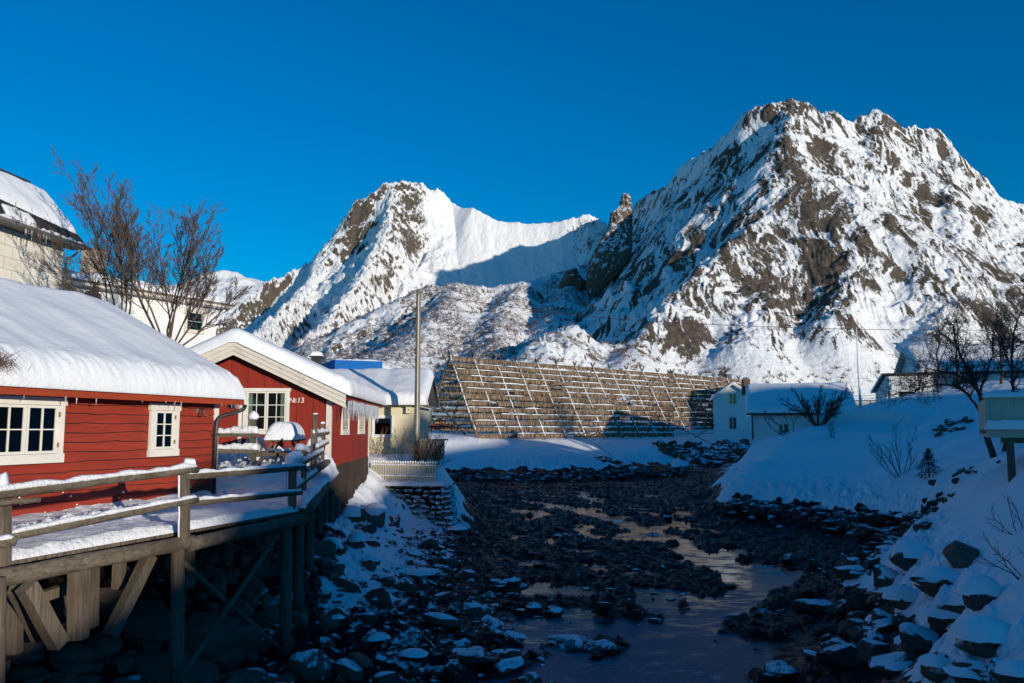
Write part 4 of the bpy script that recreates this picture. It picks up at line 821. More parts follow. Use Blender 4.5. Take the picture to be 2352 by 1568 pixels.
# short rail fence between the two cabins
t = thing('rail_fence', P(560, 1050, 19.4), 'short two-rail fence heaped with snow between the two red cabins', 'fence')
def rl(a, b, w, h, sn): 
    o = MB().beam(a, b, w, h, (0,0,1), 6, .003).build('rail', M['logs'], t); MB().snow(Vector(a)+Vector((0,0,h*.45)), Vector(b)+Vector((0,0,h*.45)), w*1.9, sn, 30, a[0], 8, .5).build('snow_cap', M['snow_rough'], o, smooth=True)
rl(P(497, 999, 19.4), P(593, 999, 19.4), .09, .09, .15); rl(P(497, 1035, 19.4), P(593, 1037, 19.4), .09, .10, .13)
o = MB().beam(P(582, 1060, 19.5), P(582, 962, 19.5), .11, .11, (0,1,0)).build('post', M['logs'], t); MB().tube([P(582, 963, 19.5), P(582, 957, 19.5), P(582, 949, 19.5), P(582, 943, 19.5)], [.10, .135, .10, .01], 12).build('snow_cap', M['snow'], o, smooth=True)
# picnic table
tb = P(657, 1008, 20.8); t = thing('picnic_table', (tb.x, tb.y, 3.6), 'wooden picnic table buried under a tall loaf of snow on the terrace', 'table'); ft = Frame((tb.x, tb.y, 0), math.radians(8)); z0 = tb.z
m = MB(ft)
for k in range(5): m.box((-.40+k*.163, -.9, z0-.045), (-.40+k*.163+.15, .75, z0))
m.build('tabletop', M['logs'], t)
for s in (-1, 1):
    for yy in (-.65, .55): MB(ft).beam((s*.22, yy, z0-.05), (s*.62, yy, z0-.78), .045, .12, (0,1,0)).build('leg', M['logs'], t)
    o = MB(ft).box((s*.72-.13, -.9, z0-.33), (s*.72+.13, .75, z0-.29)).build('bench_seat', M['logs'], t)
    snow_quad(ft((s*.72-.15,-.93,z0-.29)), ft((s*.72+.15,-.93,z0-.29)), ft((s*.72+.15,.78,z0-.29)), ft((s*.72-.15,.78,z0-.29)), .36, 16, 30, 51+s, .02, .14, 'snow_cap', o, M['snow_rough'])
for yy in (-.65, .55): MB(ft).beam((-.75, yy-.05, z0-.36), (.75, yy-.05, z0-.36), .04, .09).build('cross_bar', M['logs'], t)
snow_quad(ft((-.40,-.94,z0)), ft((.40,-.94,z0)), ft((.40,.80,z0)), ft((-.40,.80,z0)), .40, 40, 50, 55, .025, .26, 'snow_cap', t, M['snow_rough'])
# ---------------------------------------------------------------- utility pole and wires
pb = P(957, 1049, 36); pt = P(957, 664, 36); t = thing('utility_pole', pb, 'tall bare wooden pole in front of the cream cabin', 'utility pole')
MB().log(pb-Vector((0,0,.6)), (pb.x, 36, pt.z), .135, .105, 14, 14, 5, .004).build('shaft', M['pole'], t, smooth=True)
o = MB().tube([(pb.x, 35.9, pt.z-.15), (pb.x+.25, 35.8, pt.z-.15)], .012, 6).build('bracket', M['iron'], t); MB().tube([(pb.x+.25, 35.8, pt.z-.2), (pb.x+.25, 35.8, pt.z-.08)], [.03, .02], 8).build('insulator', M['white'], t)
MB().beam((pb.x+.02, 35.86, 3.9), (pb.x+.02, 35.88, pt.z-.3), .03, .02, (0,1,0)).build('conduit', M['whitewall'], t)
def wire(label, pts, r=.012):
    n = 40; pts = [Vector(p) for p in pts]; out = []
    a, c = pts[0], pts[-1]; xs = [0]; 
    for i in range(n+1):
        s = i/n*(len(pts)-1); k = min(int(s), len(pts)-2); f = s-k; p0 = pts[max(k-1, 0)]; p1 = pts[k]; p2 = pts[k+1]; p3 = pts[min(k+2, len(pts)-1)]
        out.append(.5*((2*p1)+(p2-p0)*f+(2*p0-5*p1+4*p2-p3)*f*f+(3*p1-p0-3*p2+p3)*f**3))
    o = MB().tube(out, r, 5).build('overhead_wire', M['dark'], None, loc=out[0]); tag(o, label, 'wire'); return o
wire('long black wire sagging from the pole across the big mountain', [P(962, 672, 36), P(1200, 708, 38), P(1500, 738, 41), P(1967, 756, 45), P(2420, 758, 48)], .014)
wire('black wire dropping left from the pole to the blue-topped building', [P(952, 688, 36), P(900, 750, 39), P(840, 808, 44), P(775, 842, 50)], .012)
wire('low wire running behind the flagpole to the far right house', [P(1935, 907, 60), P(1980, 909, 61), P(2012, 908, 62)], .014)
# ---------------------------------------------------------------- picket fence and stone wall
t = thing('picket_fence', P(925, 1105, 33.5), 'cream picket fence with snowy tips on top of the dry stone wall', 'fence')
fa, fb_ = P(850, 1100, 34.3), P(1003, 1104, 33.0); fa.z = fb_.z = 2.36
n = 27
for k in range(n):
    c = fa.lerp(fb_, (k+.5)/n); c.z = 2.36; h = .80+.03*n1(k*1.7, 1); m = MB(Frame(c, math.atan2(fb_.y-fa.y, fb_.x-fa.x))); m.prism([(-.034, .0), (.034, .0), (.034, h-.05), (0, h), (-.034, h-.05)], -.012, .012); o = m.build('picket', M['creamdk'], t)
    MB(Frame(c, 0)).tube([(0, 0, h-.05), (0, 0, h-.0), (0, 0, h+.05)], [.03, .045, .01], 7).build('snow_cap', M['snow'], o, smooth=True)
for z in (2.55, 2.98): o = MB().beam((fa.x, fa.y+.04, z), (fb_.x, fb_.y+.04, z), .04, .09).build('rail', M['creamdk'], t); MB().snow((fa.x, fa.y+.02, z+.04), (fb_.x, fb_.y+.02, z+.04), .1, .05, 60, 3, lump=.8).build('snow_cap', M['snow'], o, smooth=True)
t = thing('fence_panel', P(997, 1050, 35.5), 'grey-brown slatted panel behind the brown bush at the foot of the pole', 'fence panel')
a, b = P(966, 1054, 35.5), P(1029, 1054, 35.6)
for k in range(11): c = a.lerp(b, k/12.); MB(Frame(c, 0)).box((-.045, 0, 0), (.045, .02, .80)).build('slat', M['creamdk'], t)
MB().beam(a+Vector((0,.04,.82)), b+Vector((0,.04,.82)), .04, .07).build('rail', M['creamdk'], t)

m = MB(FA); r_ = random.Random(14)
for i in range(330):     # dead turf poking out where the snow meets the eave board
    x = r_.uniform(-9.8, .35); 
    if n1(x*1.3, 8) < -.05: continue
    z = 5.22+r_.uniform(0, .07); y = -.47-r_.uniform(.0, .05); l = r_.uniform(.03, .09)
    m.tube([(x, y+.04, z), (x+r_.uniform(-.03, .03), y-.012, z+l*.3)], [.022*r_.uniform(.4, 1.3), .004], 4)
m.build('turf_edge', M['skirt'], A, kind='stuff')
# ================================================================ rocks
def rock_proto(seed, sub=3, flat=.7, sharp=10):
    r = np.random.default_rng(seed); import bmesh
    bm = bmesh.new(); bmesh.ops.create_icosphere(bm, subdivisions=sub, radius=1); v = np.array([q.co[:] for q in bm.verts]); f = np.array([[q.index for q in p.verts] for p in bm.faces]); bm.free()
    n = r.normal(size=(sharp, 3)); n /= np.linalg.norm(n, axis=1)[:, None]; d = r.uniform(.5, 1.0, sharp)
    dot = v@n.T; t = np.where(dot > .05, d/np.maximum(dot, .05), 9).min(1); t = np.minimum(t, 1.15)
    w = v*t[:, None]; w *= 1+.035*fbm(w[:, 0]*3+seed, w[:, 1]*3+w[:, 2]*2, 3, seed)[:, None]; w[:, 2] *= flat
    return w.astype(np.float32), f
PROTO = [rock_proto(100+i, 2) for i in range(14)]; PROTOF = [rock_proto(200+i, 3, .75, 12) for i in range(10)]
def scatter_rocks(name, label, pts, mat, seed=0, smooth=False):
    "pts: (x, y, z, size); one mesh for stones nobody could count"
    r = np.random.default_rng(seed); VV = []; FF = []; b = 0
    for (x, y, z, s) in pts:
        v, f = PROTO[r.integers(len(PROTO))]; a = r.uniform(0, 6.28); sc = s*r.uniform(.7, 1.3, 3); q = v*sc; c, s_ = math.cos(a), math.sin(a); tl = r.normal(0, .25)
        q = np.stack([q[:, 0]*c-q[:, 1]*s_, q[:, 0]*s_+q[:, 1]*c, q[:, 2]+q[:, 0]*tl], -1)+np.array([x, y, z]); VV.append(q); FF.append(f+b); b += len(v)
    o = mesh_np(name, np.concatenate(VV), np.concatenate(FF), mat, smooth); tag(o, label, None, None, 'stuff'); return o
def boulder(px, py, wpx, Y, mat, label, seed, hr=.8, rot=None, z=None, cap=0, group=None, hpx=None):
    yy = np.linspace(Y*.62, Y*1.7, 700, dtype=np.float32); u_ = (px-1176)/F; v_ = (784-(py+(hpx or wpx*.7)*.22))/F; k_ = yy/(CP-v_*SP); hit = int(np.argmax(CZ+(SP+v_*CP)*k_ < ground(u_*k_, yy))); Y = float(yy[hit]) if hit > 0 else Y
    c = P(px, py, Y); w = wpx/F*Y/2; v, f = PROTOF[seed % len(PROTOF)]; r = random.Random(seed); a = rot if rot is not None else r.uniform(0, 6.28); ca, sa = math.cos(a), math.sin(a)
    h = (hpx/F*Y/2/.75) if hpx else w*hr
    q = np.stack([(v[:, 0]*ca-v[:, 1]*sa)*w, (v[:, 0]*sa+v[:, 1]*ca)*w*.9, v[:, 2]*h+v[:, 0]*w*r.uniform(-.15, .15)], -1)+np.array(c)
    o = mesh_np('boulder', q, f, M[mat], False, loc=(c.x, c.y, c.z)); me = o.data
    if hasattr(me, 'shade_smooth_by_angle'): pass
    tag(o, label, 'boulder', group)
    if cap:   # pillow of snow resting on the stone
        n = 26; th = np.linspace(0, 1, 12)[:, None]; aa = np.linspace(0, 2*np.pi, n, endpoint=False)[None, :]; rr = th*w*.93*(1+.12*fbm(np.cos(aa)*1.4+seed, np.sin(aa)*1.4, 2, seed)); zz = c.z+h*.50*.75+cap*np.sqrt(np.clip(1-th**2.4, 0, 1))-th**3*h*.25+0*aa
        Vq = np.stack([c.x+rr*np.cos(aa), c.y+rr*np.sin(aa)*.9, zz+.02*fbm(rr*np.cos(aa)*4, rr*np.sin(aa)*4, 3, seed)], -1).reshape(-1, 3)
        mesh_np('snow_cap', Vq, gridfaces(12, n, True), M['snow'], True, None, o)
    return o
# ================================================================ fish drying rack
ap0, ap1 = Vector((-6.22, 82.5, 0)), Vector((31.75, 115.5, 0)); zt0, zt1, zg = 11.75, 11.4, 3.7
ax_ = (ap1-ap0); LEN = ax_.length; ax_.normalize(); nx_ = Vector((ax_.y, -ax_.x, 0)); HB = 4.4
K = thing('fish_drying_rack', (ap0.x, ap0.y, zg), 'long A-frame pole rack hung with rows of dried fish below the mountains', 'drying rack')
NF = 17
def side(t, h, s):   # point on the slope: t along, h 0 at the foot .. 1 at the ridge, s=+1 front
    p = ap0+ax_*(t*LEN)+nx_*(s*HB*(1-h)); return Vector((p.x, p.y, zg+(zt0+(zt1-zt0)*t-zg)*h))
npole = 0
for k in range(NF+1):
    t = k/NF
    for s in (1, -1):
        a = side(t, -.03, s); b = side(t, 1.07+.02*n1(k*2.3, 1), s)
        if k == 0 and s == -1: a = side(t, -.03, s)
        b = Vector((b.x, b.y, b.z)); m = MB(); m.log(a, b, .12, .08, 8, 10, k*3.1+s, .02); o = m.build('frame_pole', M['rackpole'], K, smooth=True); npole += 1
        if s == 1:
            up = Vector((0, 0, 1)); off = nx_*.05+Vector((0,0,.03)); m = MB(); m.log(a.lerp(b, .03)+off, a.lerp(b, .96)+off, .07, .048, 7, 30, k*7.7, .035); m.build('snow_strip', M['snow'], o, smooth=True)
ROWS = 13; VF = []; fishpts = []
rf = np.random.default_rng(5)
for i in range(ROWS):
    h = .035+.955*i/(ROWS-1)
    for s in (1, -1):
        off = nx_*(s*.12); m = MB(); nseg = 7
        for j in range(nseg):
            a = side(j/nseg-.004, h, s)+off; b = side((j+1)/nseg+.006, h, s)+off; jz = .05*float(rf.normal()); m.log(a+Vector((0,0,jz)), b+Vector((0,0,.05*float(rf.normal()))), .055, .042, 6, 5, i*3+j, .02)
        o = m.build('cross_pole', M['rackpole'], K, smooth=True)
        if s == 1:
            m = MB(); x = .0
            while x < .99:
                l = rf.uniform(.02, .11); 
                if True: hh_ = .06 if rf.random() < .58 else .006; m.snow(side(x, h, s)+off+Vector((0,0,.03)), side(min(1, x+l), h, s)+off+Vector((0,0,.03)), (.12 if hh_ > .01 else .05), hh_*1.25, max(4, int(l*60)), i+x*9, 6, .7)
                x += l-.002
            m.build('snow_cap', M['snow'], o, smooth=True)
        n = int(LEN/.10)
        for q in range(n):
            u = (q+rf.uniform(0, .5))/n
            if u < .004: continue
            g = float(perlin(np.array([u*14+i*3.1]), np.array([i*1.9+s]), 9)[0])
            if g > .62 and i < 12: continue
            if s == -1 and u > .35: 
                if q % 2: continue
            if i == 12 and s == -1: continue
            p = side(u, h, s)+off; fishpts.append((p.x, p.y, p.z, rf.uniform(.36, .52), rf.uniform(0, 6.28), s, u, i))
# one fish: two split halves joined at the tail, hanging head down
fv = np.array([[0,0,.02],[.018,.008,-.06],[-.018,.008,-.06],[.03,.014,-.45],[-.03,.014,-.45],[.036,.018,-.75],[-.036,.018,-.75],[.012,.01,-1],[0,-.012,-.06],[0,-.03,-.5],[0,-.03,-.8]], np.float32)
ff = np.array([[0,2,8],[0,8,1],[0,1,2],[1,8,9],[1,9,3],[8,2,4],[8,4,9],[2,1,3],[2,3,4],[3,9,10],[3,10,5],[9,4,6],[9,6,10],[4,3,5],[4,5,6],[5,10,7],[10,6,7],[6,5,7]])
def m_fish():
    m = NT('dried_fish_skin'); gi = m.n('ShaderNodeObjectInfo'); c = m.mix(m.ramp(m.noise(9, 4, .7, stretch=(1, 1, .12)), [(.3, 0.), (.7, 1.)]), (.085, .052, .028), (.36, .25, .15)); c = m.mix(m.ramp(m.noise(.9, 5, .7), [(.35, .65), (.6, 0.)]), c, (.12, .075, .045)); m.set('Base Color', c); m.set('Roughness', .6); return m.m
FM = m_fish()
near = sorted(range(len(fishpts)), key=lambda k: (fishpts[k][5] < 0, fishpts[k][6]))[:300]; ns = set(near)
VV = []; FFs = []; b = 0
for k, (x, y, z, l, a, s, u, i) in enumerate(fishpts):
    if k in ns: continue
    for d in (-.022, .022):
        c, s_ = math.cos(a), math.sin(a); v = fv*np.array([1.15, 1.15, l*(1+d)]); q = np.stack([v[:, 0]*c-v[:, 1]*s_+d*ax_.x+d*.6*nx_.x, v[:, 0]*s_+v[:, 1]*c+d*ax_.y+d*.6*nx_.y, v[:, 2]], -1)+np.array([x, y, z]); VV.append(q); FFs.append(ff+b); b += len(fv)
o = mesh_np('dried_fish', np.concatenate(VV), np.concatenate(FFs), FM, False); tag(o, 'countless pairs of brown dried fish hanging in rows along the rack', None, None, 'stuff')
v2 = np.concatenate([fv*np.array([1.15,1.15,.45])+np.array([-.022,.012,0]), fv*np.array([1.15,1.15,.43])+np.array([.024,-.01,0])]); pf = mesh_np('dried_fish', v2, np.concatenate([ff, ff+len(fv)]), FM, False)
tag(pf, 'pair of brown dried fish tied over a pole at the near end of the rack', 'dried fish', 'dried fish at the near end of the rack')
for j, k in enumerate(near):
    x, y, z, l, a, s, u, i = fishpts[k]; o = pf if j == 0 else pf.copy()
    if j: COL.objects.link(o)
    o.location = (x, y, z); o.rotation_euler = (0, 0, a); o.scale = (1, 1, l/.44)
# braces, guy ropes, props of the rack
def kp(a, b, r, name='brace', mat='rackpole'): return MB().log(a, b, r, r*.8, 7, 8, a[0], .02).build(name, M[mat], K, smooth=True)
kp(side(0, .45, -1), side(0, .45, 1), .09, 'tie_beam'); kp(side(0.01, .42, -1), side(.01, -.02, .55), .11); kp(side(0.02, .2, .35), side(.02, -.02, -.3), .08); kp(side(.03, .25, .2), side(.03, -.02, .75), .07)
kp(side(0, .22, 1)+nx_*.1, side(0.02, .12, .72), .06)
kp(side(.185, .45, 1)+nx_*.2, Vector(P(1408, 1048, 79)), .035, 'guy_rope', 'pole'); kp(P(1525, 965, 95), P(1700, 1052, 88), .05, 'guy_rope', 'pole')
kp(side(.12, .5, 1)+nx_*.1, side(.2, 0.02, 1.12), .025, 'guy_rope', 'green')
for a, b in (((1596, 1005, 91), (1645, 973, 95)), ((1365, 1002, 86), (1410, 1000, 85)), ((1340, 985, 87), (1412, 1003, 86)), ((1400, 980, 87), (1345, 1006, 86))): kp(P(*a), P(*b), .05, 'prop_pole')
g0 = side(0, .52, -1); kp(g0, P(966, 1010, 80), .035, 'guy_rope', 'green'); kp(side(0, .5, 1)+nx_*.12, P(975, 985, 82), .022, 'guy_rope', 'green')
MB().tube([g0+Vector((0,0,-.1)), g0+Vector((0,0,.0)), g0+Vector((0,0,.15))], [.1, .16, .1], 8).build('rope_knot', M['cream'], K, smooth=True)
# red shed glimpsed through the rack
fr = Frame((P(962, 1000, 98).x, 98, 0), math.radians(35)); t = thing('red_shed', (fr.o.x, 98, 4), 'low dark red shed with snowy roof seen through the near end of the rack', 'shed')
MB(fr).prism(gable_poly(0, 5, 3.6, 4.6, 5.8), 0, 12).build('wall', M['red2'], t); MB(fr).box((1.2, -.03, 3.8), (2.2, -.004, 4.6)).build('door', M['inside_dark'], t)
fr2 = Frame(fr.o, math.radians(125)); roof_snow(fr2, -.3, 12.3, -2.5, 2.9, 5.85, .47, .2, M['snow'], t, 77, nl=40, nw=30)
c_ = P(1673, 869, 125); t = thing('vent_pipe', (c_.x, c_.y, 5), 'grey-green round vent pipe rising behind the far end of the rack', 'vent'); MB().tube([(c_.x, c_.y, 5), (c_.x, c_.y, c_.z+.45)], .5, 20).build('pipe', M['iron'], t, smooth=True); MB().tube([(c_.x, c_.y, c_.z+.45), (c_.x, c_.y, c_.z+.65)], .57, 20).build('collar', M['iron'], t, smooth=True)
# ================================================================ right side
GW = Frame((P(1640, 990, 102).x, 102, 0), math.radians(-13)); gx1 = P(1728, 990, 102).x-GW.o.x; ze_, zr_ = P(1640, 912, 102).z, P(1683, 880, 102).z; zb_ = 4.2
t = thing('white_house', GW((gx1/2, 4, zb_)), 'two-storey white gabled house standing against the far end of the fish rack', 'house')
MB(GW).prism(gable_poly(0, gx1, 3.4, ze_, zr_), 0, 9).build('wall', M['whitewall'], t)
m = MB(GW)
for k in range(34):
    z = zb_+k*.16
    if z < ze_: m.add([(0, 0, z), (gx1, 0, z), (gx1, -.02, z), (0, -.02, z), (0, -.002, z+.15), (gx1, -.002, z+.15)], [(0,3,2,1), (3,4,5,2)])
m.build('cladding', M['whitewall'], t)
xm = gx1/2; sl = (zr_-ze_)/xm; m = MB(GW)
m.add([(-.45, -.4, ze_-.45*sl), (xm, -.4, zr_), (gx1+.45, -.4, ze_-.45*sl), (gx1+.45, 9.4, ze_-.45*sl), (xm, 9.4, zr_), (-.45, 9.4, ze_-.45*sl)], [(0,1,4,5), (1,2,3,4)]); m.build('roof', M['iron'], t)
m = MB(GW)
for s, xe in ((-1, -.45), (1, gx1+.45)): m.prism([(xm, zr_+.02), (xe, ze_-.45*sl+.02), (xe, ze_-.45*sl-.2), (xm, zr_-.2)], -.46, -.42)
m.build('bargeboard', M['white'], t)
GWr = Frame(GW.o, math.radians(77)); roof_snow(GWr, -.5, 9.4, -xm, xm+.5, zr_, sl, .22, M['snow'], t, 61, bulge=.03, nl=30, nw=40, rnd=.15)
for (pa, pb, ya, yb) in ((1672, 1691, 902, 929), (1672, 1691, 956, 987)):
    a, b = P(pa, yb, 102), P(pb, ya, 102); window(t, GW, a.x-GW.o.x, b.x-GW.o.x, a.z, b.z, 1, 3, 2, y=-.02, head=.1, sill=.08, side=.09, curtain=[(a.x-GW.o.x+.15, a.x-GW.o.x+.28, a.z+.1, b.z-.1)])
GL = Frame((P(1728, 948, 56).x, 56, 0), math.radians(-16)); LL = 6.35; ze_ = P(1728, 949, 55.6).z; zr_ = P(1728, 888, 60).z
t = thing('white_cabin', GL((3, 4, 4)), 'low white cabin with a broad shaded snow roof, right of the two-storey house', 'cabin')
MB(GL).box((0, 0, 3.0), (LL, 8, ze_+.02)).build('wall', M['whitewall'], t); m = MB(GL)
for k in range(32): m.box((k*.2, -.02, 3.2), (k*.2+.1, -.001, ze_))
m.build('cladding', M['whitewall'], t); m = MB(Frame(GL((0,0,0)), math.radians(74))); m.prism([(0, ze_), (8, ze_), (4, zr_-.1)], 0, .02); m.build('gable', M['whitewall'], t)
m = MB(GL); s_ = (zr_-ze_)/4.35; m.add([(-.35, -.38, ze_), (LL+.3, -.38, ze_), (LL+.3, 4, zr_), (-.35, 4, zr_), (LL+.3, 8.35, ze_), (-.35, 8.35, ze_)], [(0,1,2,3), (3,2,4,5)]); m.box((-.35, -.42, ze_-.14), (LL+.3, -.381, ze_+.02)); m.build('roof', M['dark'], t)
roof_snow(GL, -.42, LL+.3, 4, 4.4, zr_, s_, .30, M['snow'], t, 66, bulge=.03, nl=60, nw=50, rnd=.2)
a, b = P(1783, 1006, 56), P(1809, 970, 56); window(t, GL, a.x-GL.o.x, b.x-GL.o.x, a.z, b.z, 1, 3, 2, y=-.02, head=.08, sill=.08, side=.08, curtain=[(a.x-GL.o.x+.12, a.x-GL.o.x+.3, a.z+.1, b.z-.1)])
m = MB(GL); m.tube([(-.05, -.42, ze_-.1), (-.02, -.1, ze_-.3), (-.02, -.08, 3.6)], .05, 8); m.build('downpipe', M['dark'], t, smooth=True)
c_ = P(1713, 876, 61); tt = thing('chimney', c_-Vector((0,0,1)), 'square brown chimney with a small cap at the left end of the shaded cabin roof', 'chimney'); MB(Frame(c_, 0)).box((-.26, -.26, -1), (.26, .26, .16)).build('stack', m_paint('brown_brick', (.10, .06, .04), .8, .2, .005, 5), tt); MB(Frame(c_, 0)).box((-.16, -.16, .16), (.16, .16, .30)).build('pot', M['dark'], tt)
# slat fence below the cabin, balustrade by the river
def pick(name, label, cat, pa, pb, Da, Db, n, w, top, bot, mat='whitewall', rails=(.1, .9), cap=0, post=0):
    a, b = P(pa[0], pa[1], Da), P(pb[0], pb[1], Db); t = thing(name, a, label, cat); al, bl = P(pa[0], bot[0], Da), P(pb[0], bot[1], Db); ang = math.atan2(b.y-a.y, b.x-a.x); m = MB(); L = (b-a).length
    for k in range(n):
        f = (k+.5)/n; c = a.lerp(b, f); d = al.lerp(bl, f); u = (b-a).normalized(); u.z = 0
        m.add([c-u*w/2, c+u*w/2, d+u*w/2, d-u*w/2, c-u*w/2+Vector((0,.03,0)), c+u*w/2+Vector((0,.03,0)), d+u*w/2+Vector((0,.03,0)), d-u*w/2+Vector((0,.03,0))], [(0,3,2,1), (4,5,6,7), (0,1,5,4), (1,2,6,5), (3,0,4,7)])
    m.build('board_panel', M[mat], t)
    for f in rails:
        p, q = al.lerp(a, f)+Vector((0,.06,0)), bl.lerp(b, f)+Vector((0,.06,0)); MB().beam(p, q, .05, .09).build('rail', M[mat], t)
    if cap: MB().snow(a+Vector((0,.02,0)), b+Vector((0,.02,0)), .12, cap, 60, a.x).build('snow_cap', M['snow'], t, smooth=True)
    if post:
        for k in range(post+1):
            f = k/post; p = al.lerp(bl, f)+Vector((0,.1,-.3)); q = a.lerp(b, f)+Vector((0,.1,.05)); MB().beam(p, q, .10, .10, (0,1,0)).build('post', M[mat], t)
    return t
pick('balustrade', 'long white baluster railing on the snowy bank in front of the two-storey house', 'railing', (1550, 988), (1728, 988), 95, 95, 70, .07, 0, (1003, 1004), cap=.08, post=6, rails=(.08, .95))
t = thing('slat_fence', P(1758, 1030, 53), 'low white fence of horizontal slats below the white cabin', 'fence')
for k in range(6): 
    y = 1014+k*5; MB().beam(P(1728, y, 53), P(1800, y, 52), .03, .07, (0,0,1)).build('slat', M['whitewall'], t)
for x in (1730, 1765, 1798): MB().beam(P(x, 1050, 52.9), P(x, 1010, 52.9), .07, .07, (0,1,0)).build('post', M['whitewall'], t)
MB().snow(P(1728, 1012, 53), P(1800, 1012, 52), .14, .08, 40).build('snow_cap', M['snow'], t, smooth=True)
F1 = thing('board_fence', P(1990, 975, 50), 'tall white board fence bending along the crest of the snowy mound', 'fence')
def fence_run(pts, n, w):
    m = MB()
    for (x0, yt0, yb0, d0), (x1, yt1, yb1, d1) in zip(pts[:-1], pts[1:]):
        k = max(1, int(n*(abs(x1-x0))/100)); a, b, c, d = P(x0, yt0, d0), P(x1, yt1, d1), P(x1, yb1, d1), P(x0, yb0, d0); u = (b-a); u.z = 0; u.normalize(); nn = Vector((-u.y, u.x, 0))
        for i in range(k):
            f = (i+.5)/k; tpt = a.lerp(b, f); bt = d.lerp(c, f); o_ = nn*(.02 if i % 2 else 0)
            m.add([tpt-u*w/2+o_, tpt+u*w/2+o_, bt+u*w/2+o_, bt-u*w/2+o_, tpt-u*w/2+o_+nn*.02, tpt+u*w/2+o_+nn*.02, bt+u*w/2+o_+nn*.02, bt-u*w/2+o_+nn*.02], [(0,3,2,1), (4,5,6,7), (0,1,5,4), (1,2,6,5), (3,0,4,7)])
    m.build('board_panel', M['whitewall'], F1)
fence_run([(1846, 962, 995, 51), (1880, 950, 985, 51), (1908, 941, 985, 51.2), (1960, 943, 985, 51), (2040, 945, 990, 50), (2088, 946, 1000, 48.5)], 25, .074); fence_run([(2088, 946, 1000, 48.5), (2120, 943, 985, 50.5), (2160, 938, 965, 53)], 19, .085)
for (x, yt, yb, d) in ((1846, 958, 995, 51.1), (1908, 938, 985, 51.3), (2088, 943, 1000, 48.6), (2160, 936, 960, 53.1)): MB().beam(P(x, yb, d), P(x, yt, d), .1, .1, (0,1,0)).build('post', M['whitewall'], F1)
# flagpole
fp = P(1977, 940, 56); t = thing('flagpole', fp, 'thin white flagpole rising from the snow behind the board fence', 'flagpole'); tp = P(1967, 756, 56.5)
MB().log(fp-Vector((0,0,.8)), tp, .085, .035, 10, 6, 3, 0).build('shaft', M['whitewall'], t, smooth=True); MB().tube([tp, tp+Vector((0,0,.06)), tp+Vector((0,0,.12))], [.02, .05, .01], 8).build('finial', M['whitewall'], t, smooth=True); MB().beam((fp.x, fp.y-.08, fp.z-.8), (fp.x-.02, fp.y-.08, fp.z+.9), .14, .06, (0,1,0)).build('foot_bracket', M['whitewall'], t)
# garage far behind
gf = Frame((P(1936, 935, 110).x, 110, 0), 0); t = thing('garage', gf((2, 2, 5)), 'small flat grey garage far behind the foot of the flagpole', 'garage')
a, b = P(1936, 936, 110), P(2030, 918, 110); MB(gf).box((0, 0, 5.5), (b.x-a.x, 5, b.z-.15)).build('wall', M['white2'], t); MB(gf).box((-.2, -.2, b.z-.15), (b.x-a.x+.2, 5.2, b.z-.02)).build('roof', M['dark'], t); MB(gf).box((3.6, -.03, 5.5), (3.8, -.005, b.z-.2)).build('door_post', M['dark'], t)
snow_quad(gf((-.2,-.2,b.z-.02)), gf((b.x-a.x+.2,-.2,b.z-.02)), gf((b.x-a.x+.2,5.2,b.z-.02)), gf((-.2,5.2,b.z-.02)), .25, 20, 10, 5, .03, .3, 'roof_snow', t, M['snow'])
# big house on the right
GH = Frame(P(2118, 853, 64), math.radians(-14)); ze_ = GH.o.z; GH.o.z = 0; zr_ = 11.15
t = thing('white_house', GH((6, 4, 8)), 'big white house on the right slope with a long snow roof behind the bare trees', 'house')
MB(GH).box((0, 0, 6.5), (18, 8.4, ze_)).build('wall', M['whitewall'], t); m = MB(Frame(GH((0,0,0)), math.radians(-14+90))); m.prism([(0, ze_-.01), (8.4, ze_-.01), (4.2, zr_-.12)], -.02, 0); m.build('gable', M['whitewall'], t)
m = MB(GH); m.add([(-.5, -.5, ze_-.1), (18, -.5, ze_-.1), (18, 4.2, zr_), (-.5, 4.2, zr_), (18, 8.9, ze_-.1), (-.5, 8.9, ze_-.1)], [(0,1,2,3), (3,2,4,5)]); m.build('roof', M['white2'], t); MB(GH).box((-.5, -.54, ze_-.28), (18, -.501, ze_-.08)).build('gutter', M['dark'], t)
m = MB(Frame(GH((0,0,0)), math.radians(-14+90)))
for s, ye in ((1, -.5), (-1, 8.9)): m.prism([(4.2, zr_+.02), (ye, ze_-.08), (ye, ze_-.3), (4.2, zr_-.2)], .5, .53)
m.build('bargeboard', M['white2'], t)
roof_snow(GH, -.5, 18, 4.2, 4.7, zr_, (zr_-ze_+.1)/4.7, .28, M['snow'], t, 71, bulge=.04, nl=70, nw=50, rnd=.25)
for a, b in ((2.2, 3.6), (6.2, 7.6), (9.2, 10.4)): window(t, GH, a, b, ze_-1.5, ze_-.5, 2, 2, 1, y=-.0, mat=M['white'])
MB(GH).tube([(-.02, -.3, ze_-.3), (-.02, -.06, ze_-.5), (-.02, -.06, 6.8)], .06, 8).build('downpipe', M['dark'], t, smooth=True)
GA = Frame(P(2036, 915, 61), math.radians(-18)); z0 = P(2034, 920, 61).z-1.2; z1 = P(2034, 864, 61).z; zk = P(2008, 902, 68).z; GA.o.z = 0; GAr = Frame(GA.o, math.radians(72))
t = thing('white_annex', GA((1, 3, 6)), 'low white shed-roofed annex at the left end of the big white house', 'building')
m = MB(GAr); m.prism([(0, z0), (7.3, z0), (7.3, zk), (0, z1)], -3.2, 0); m.build('wall', M['whitewall'], t)
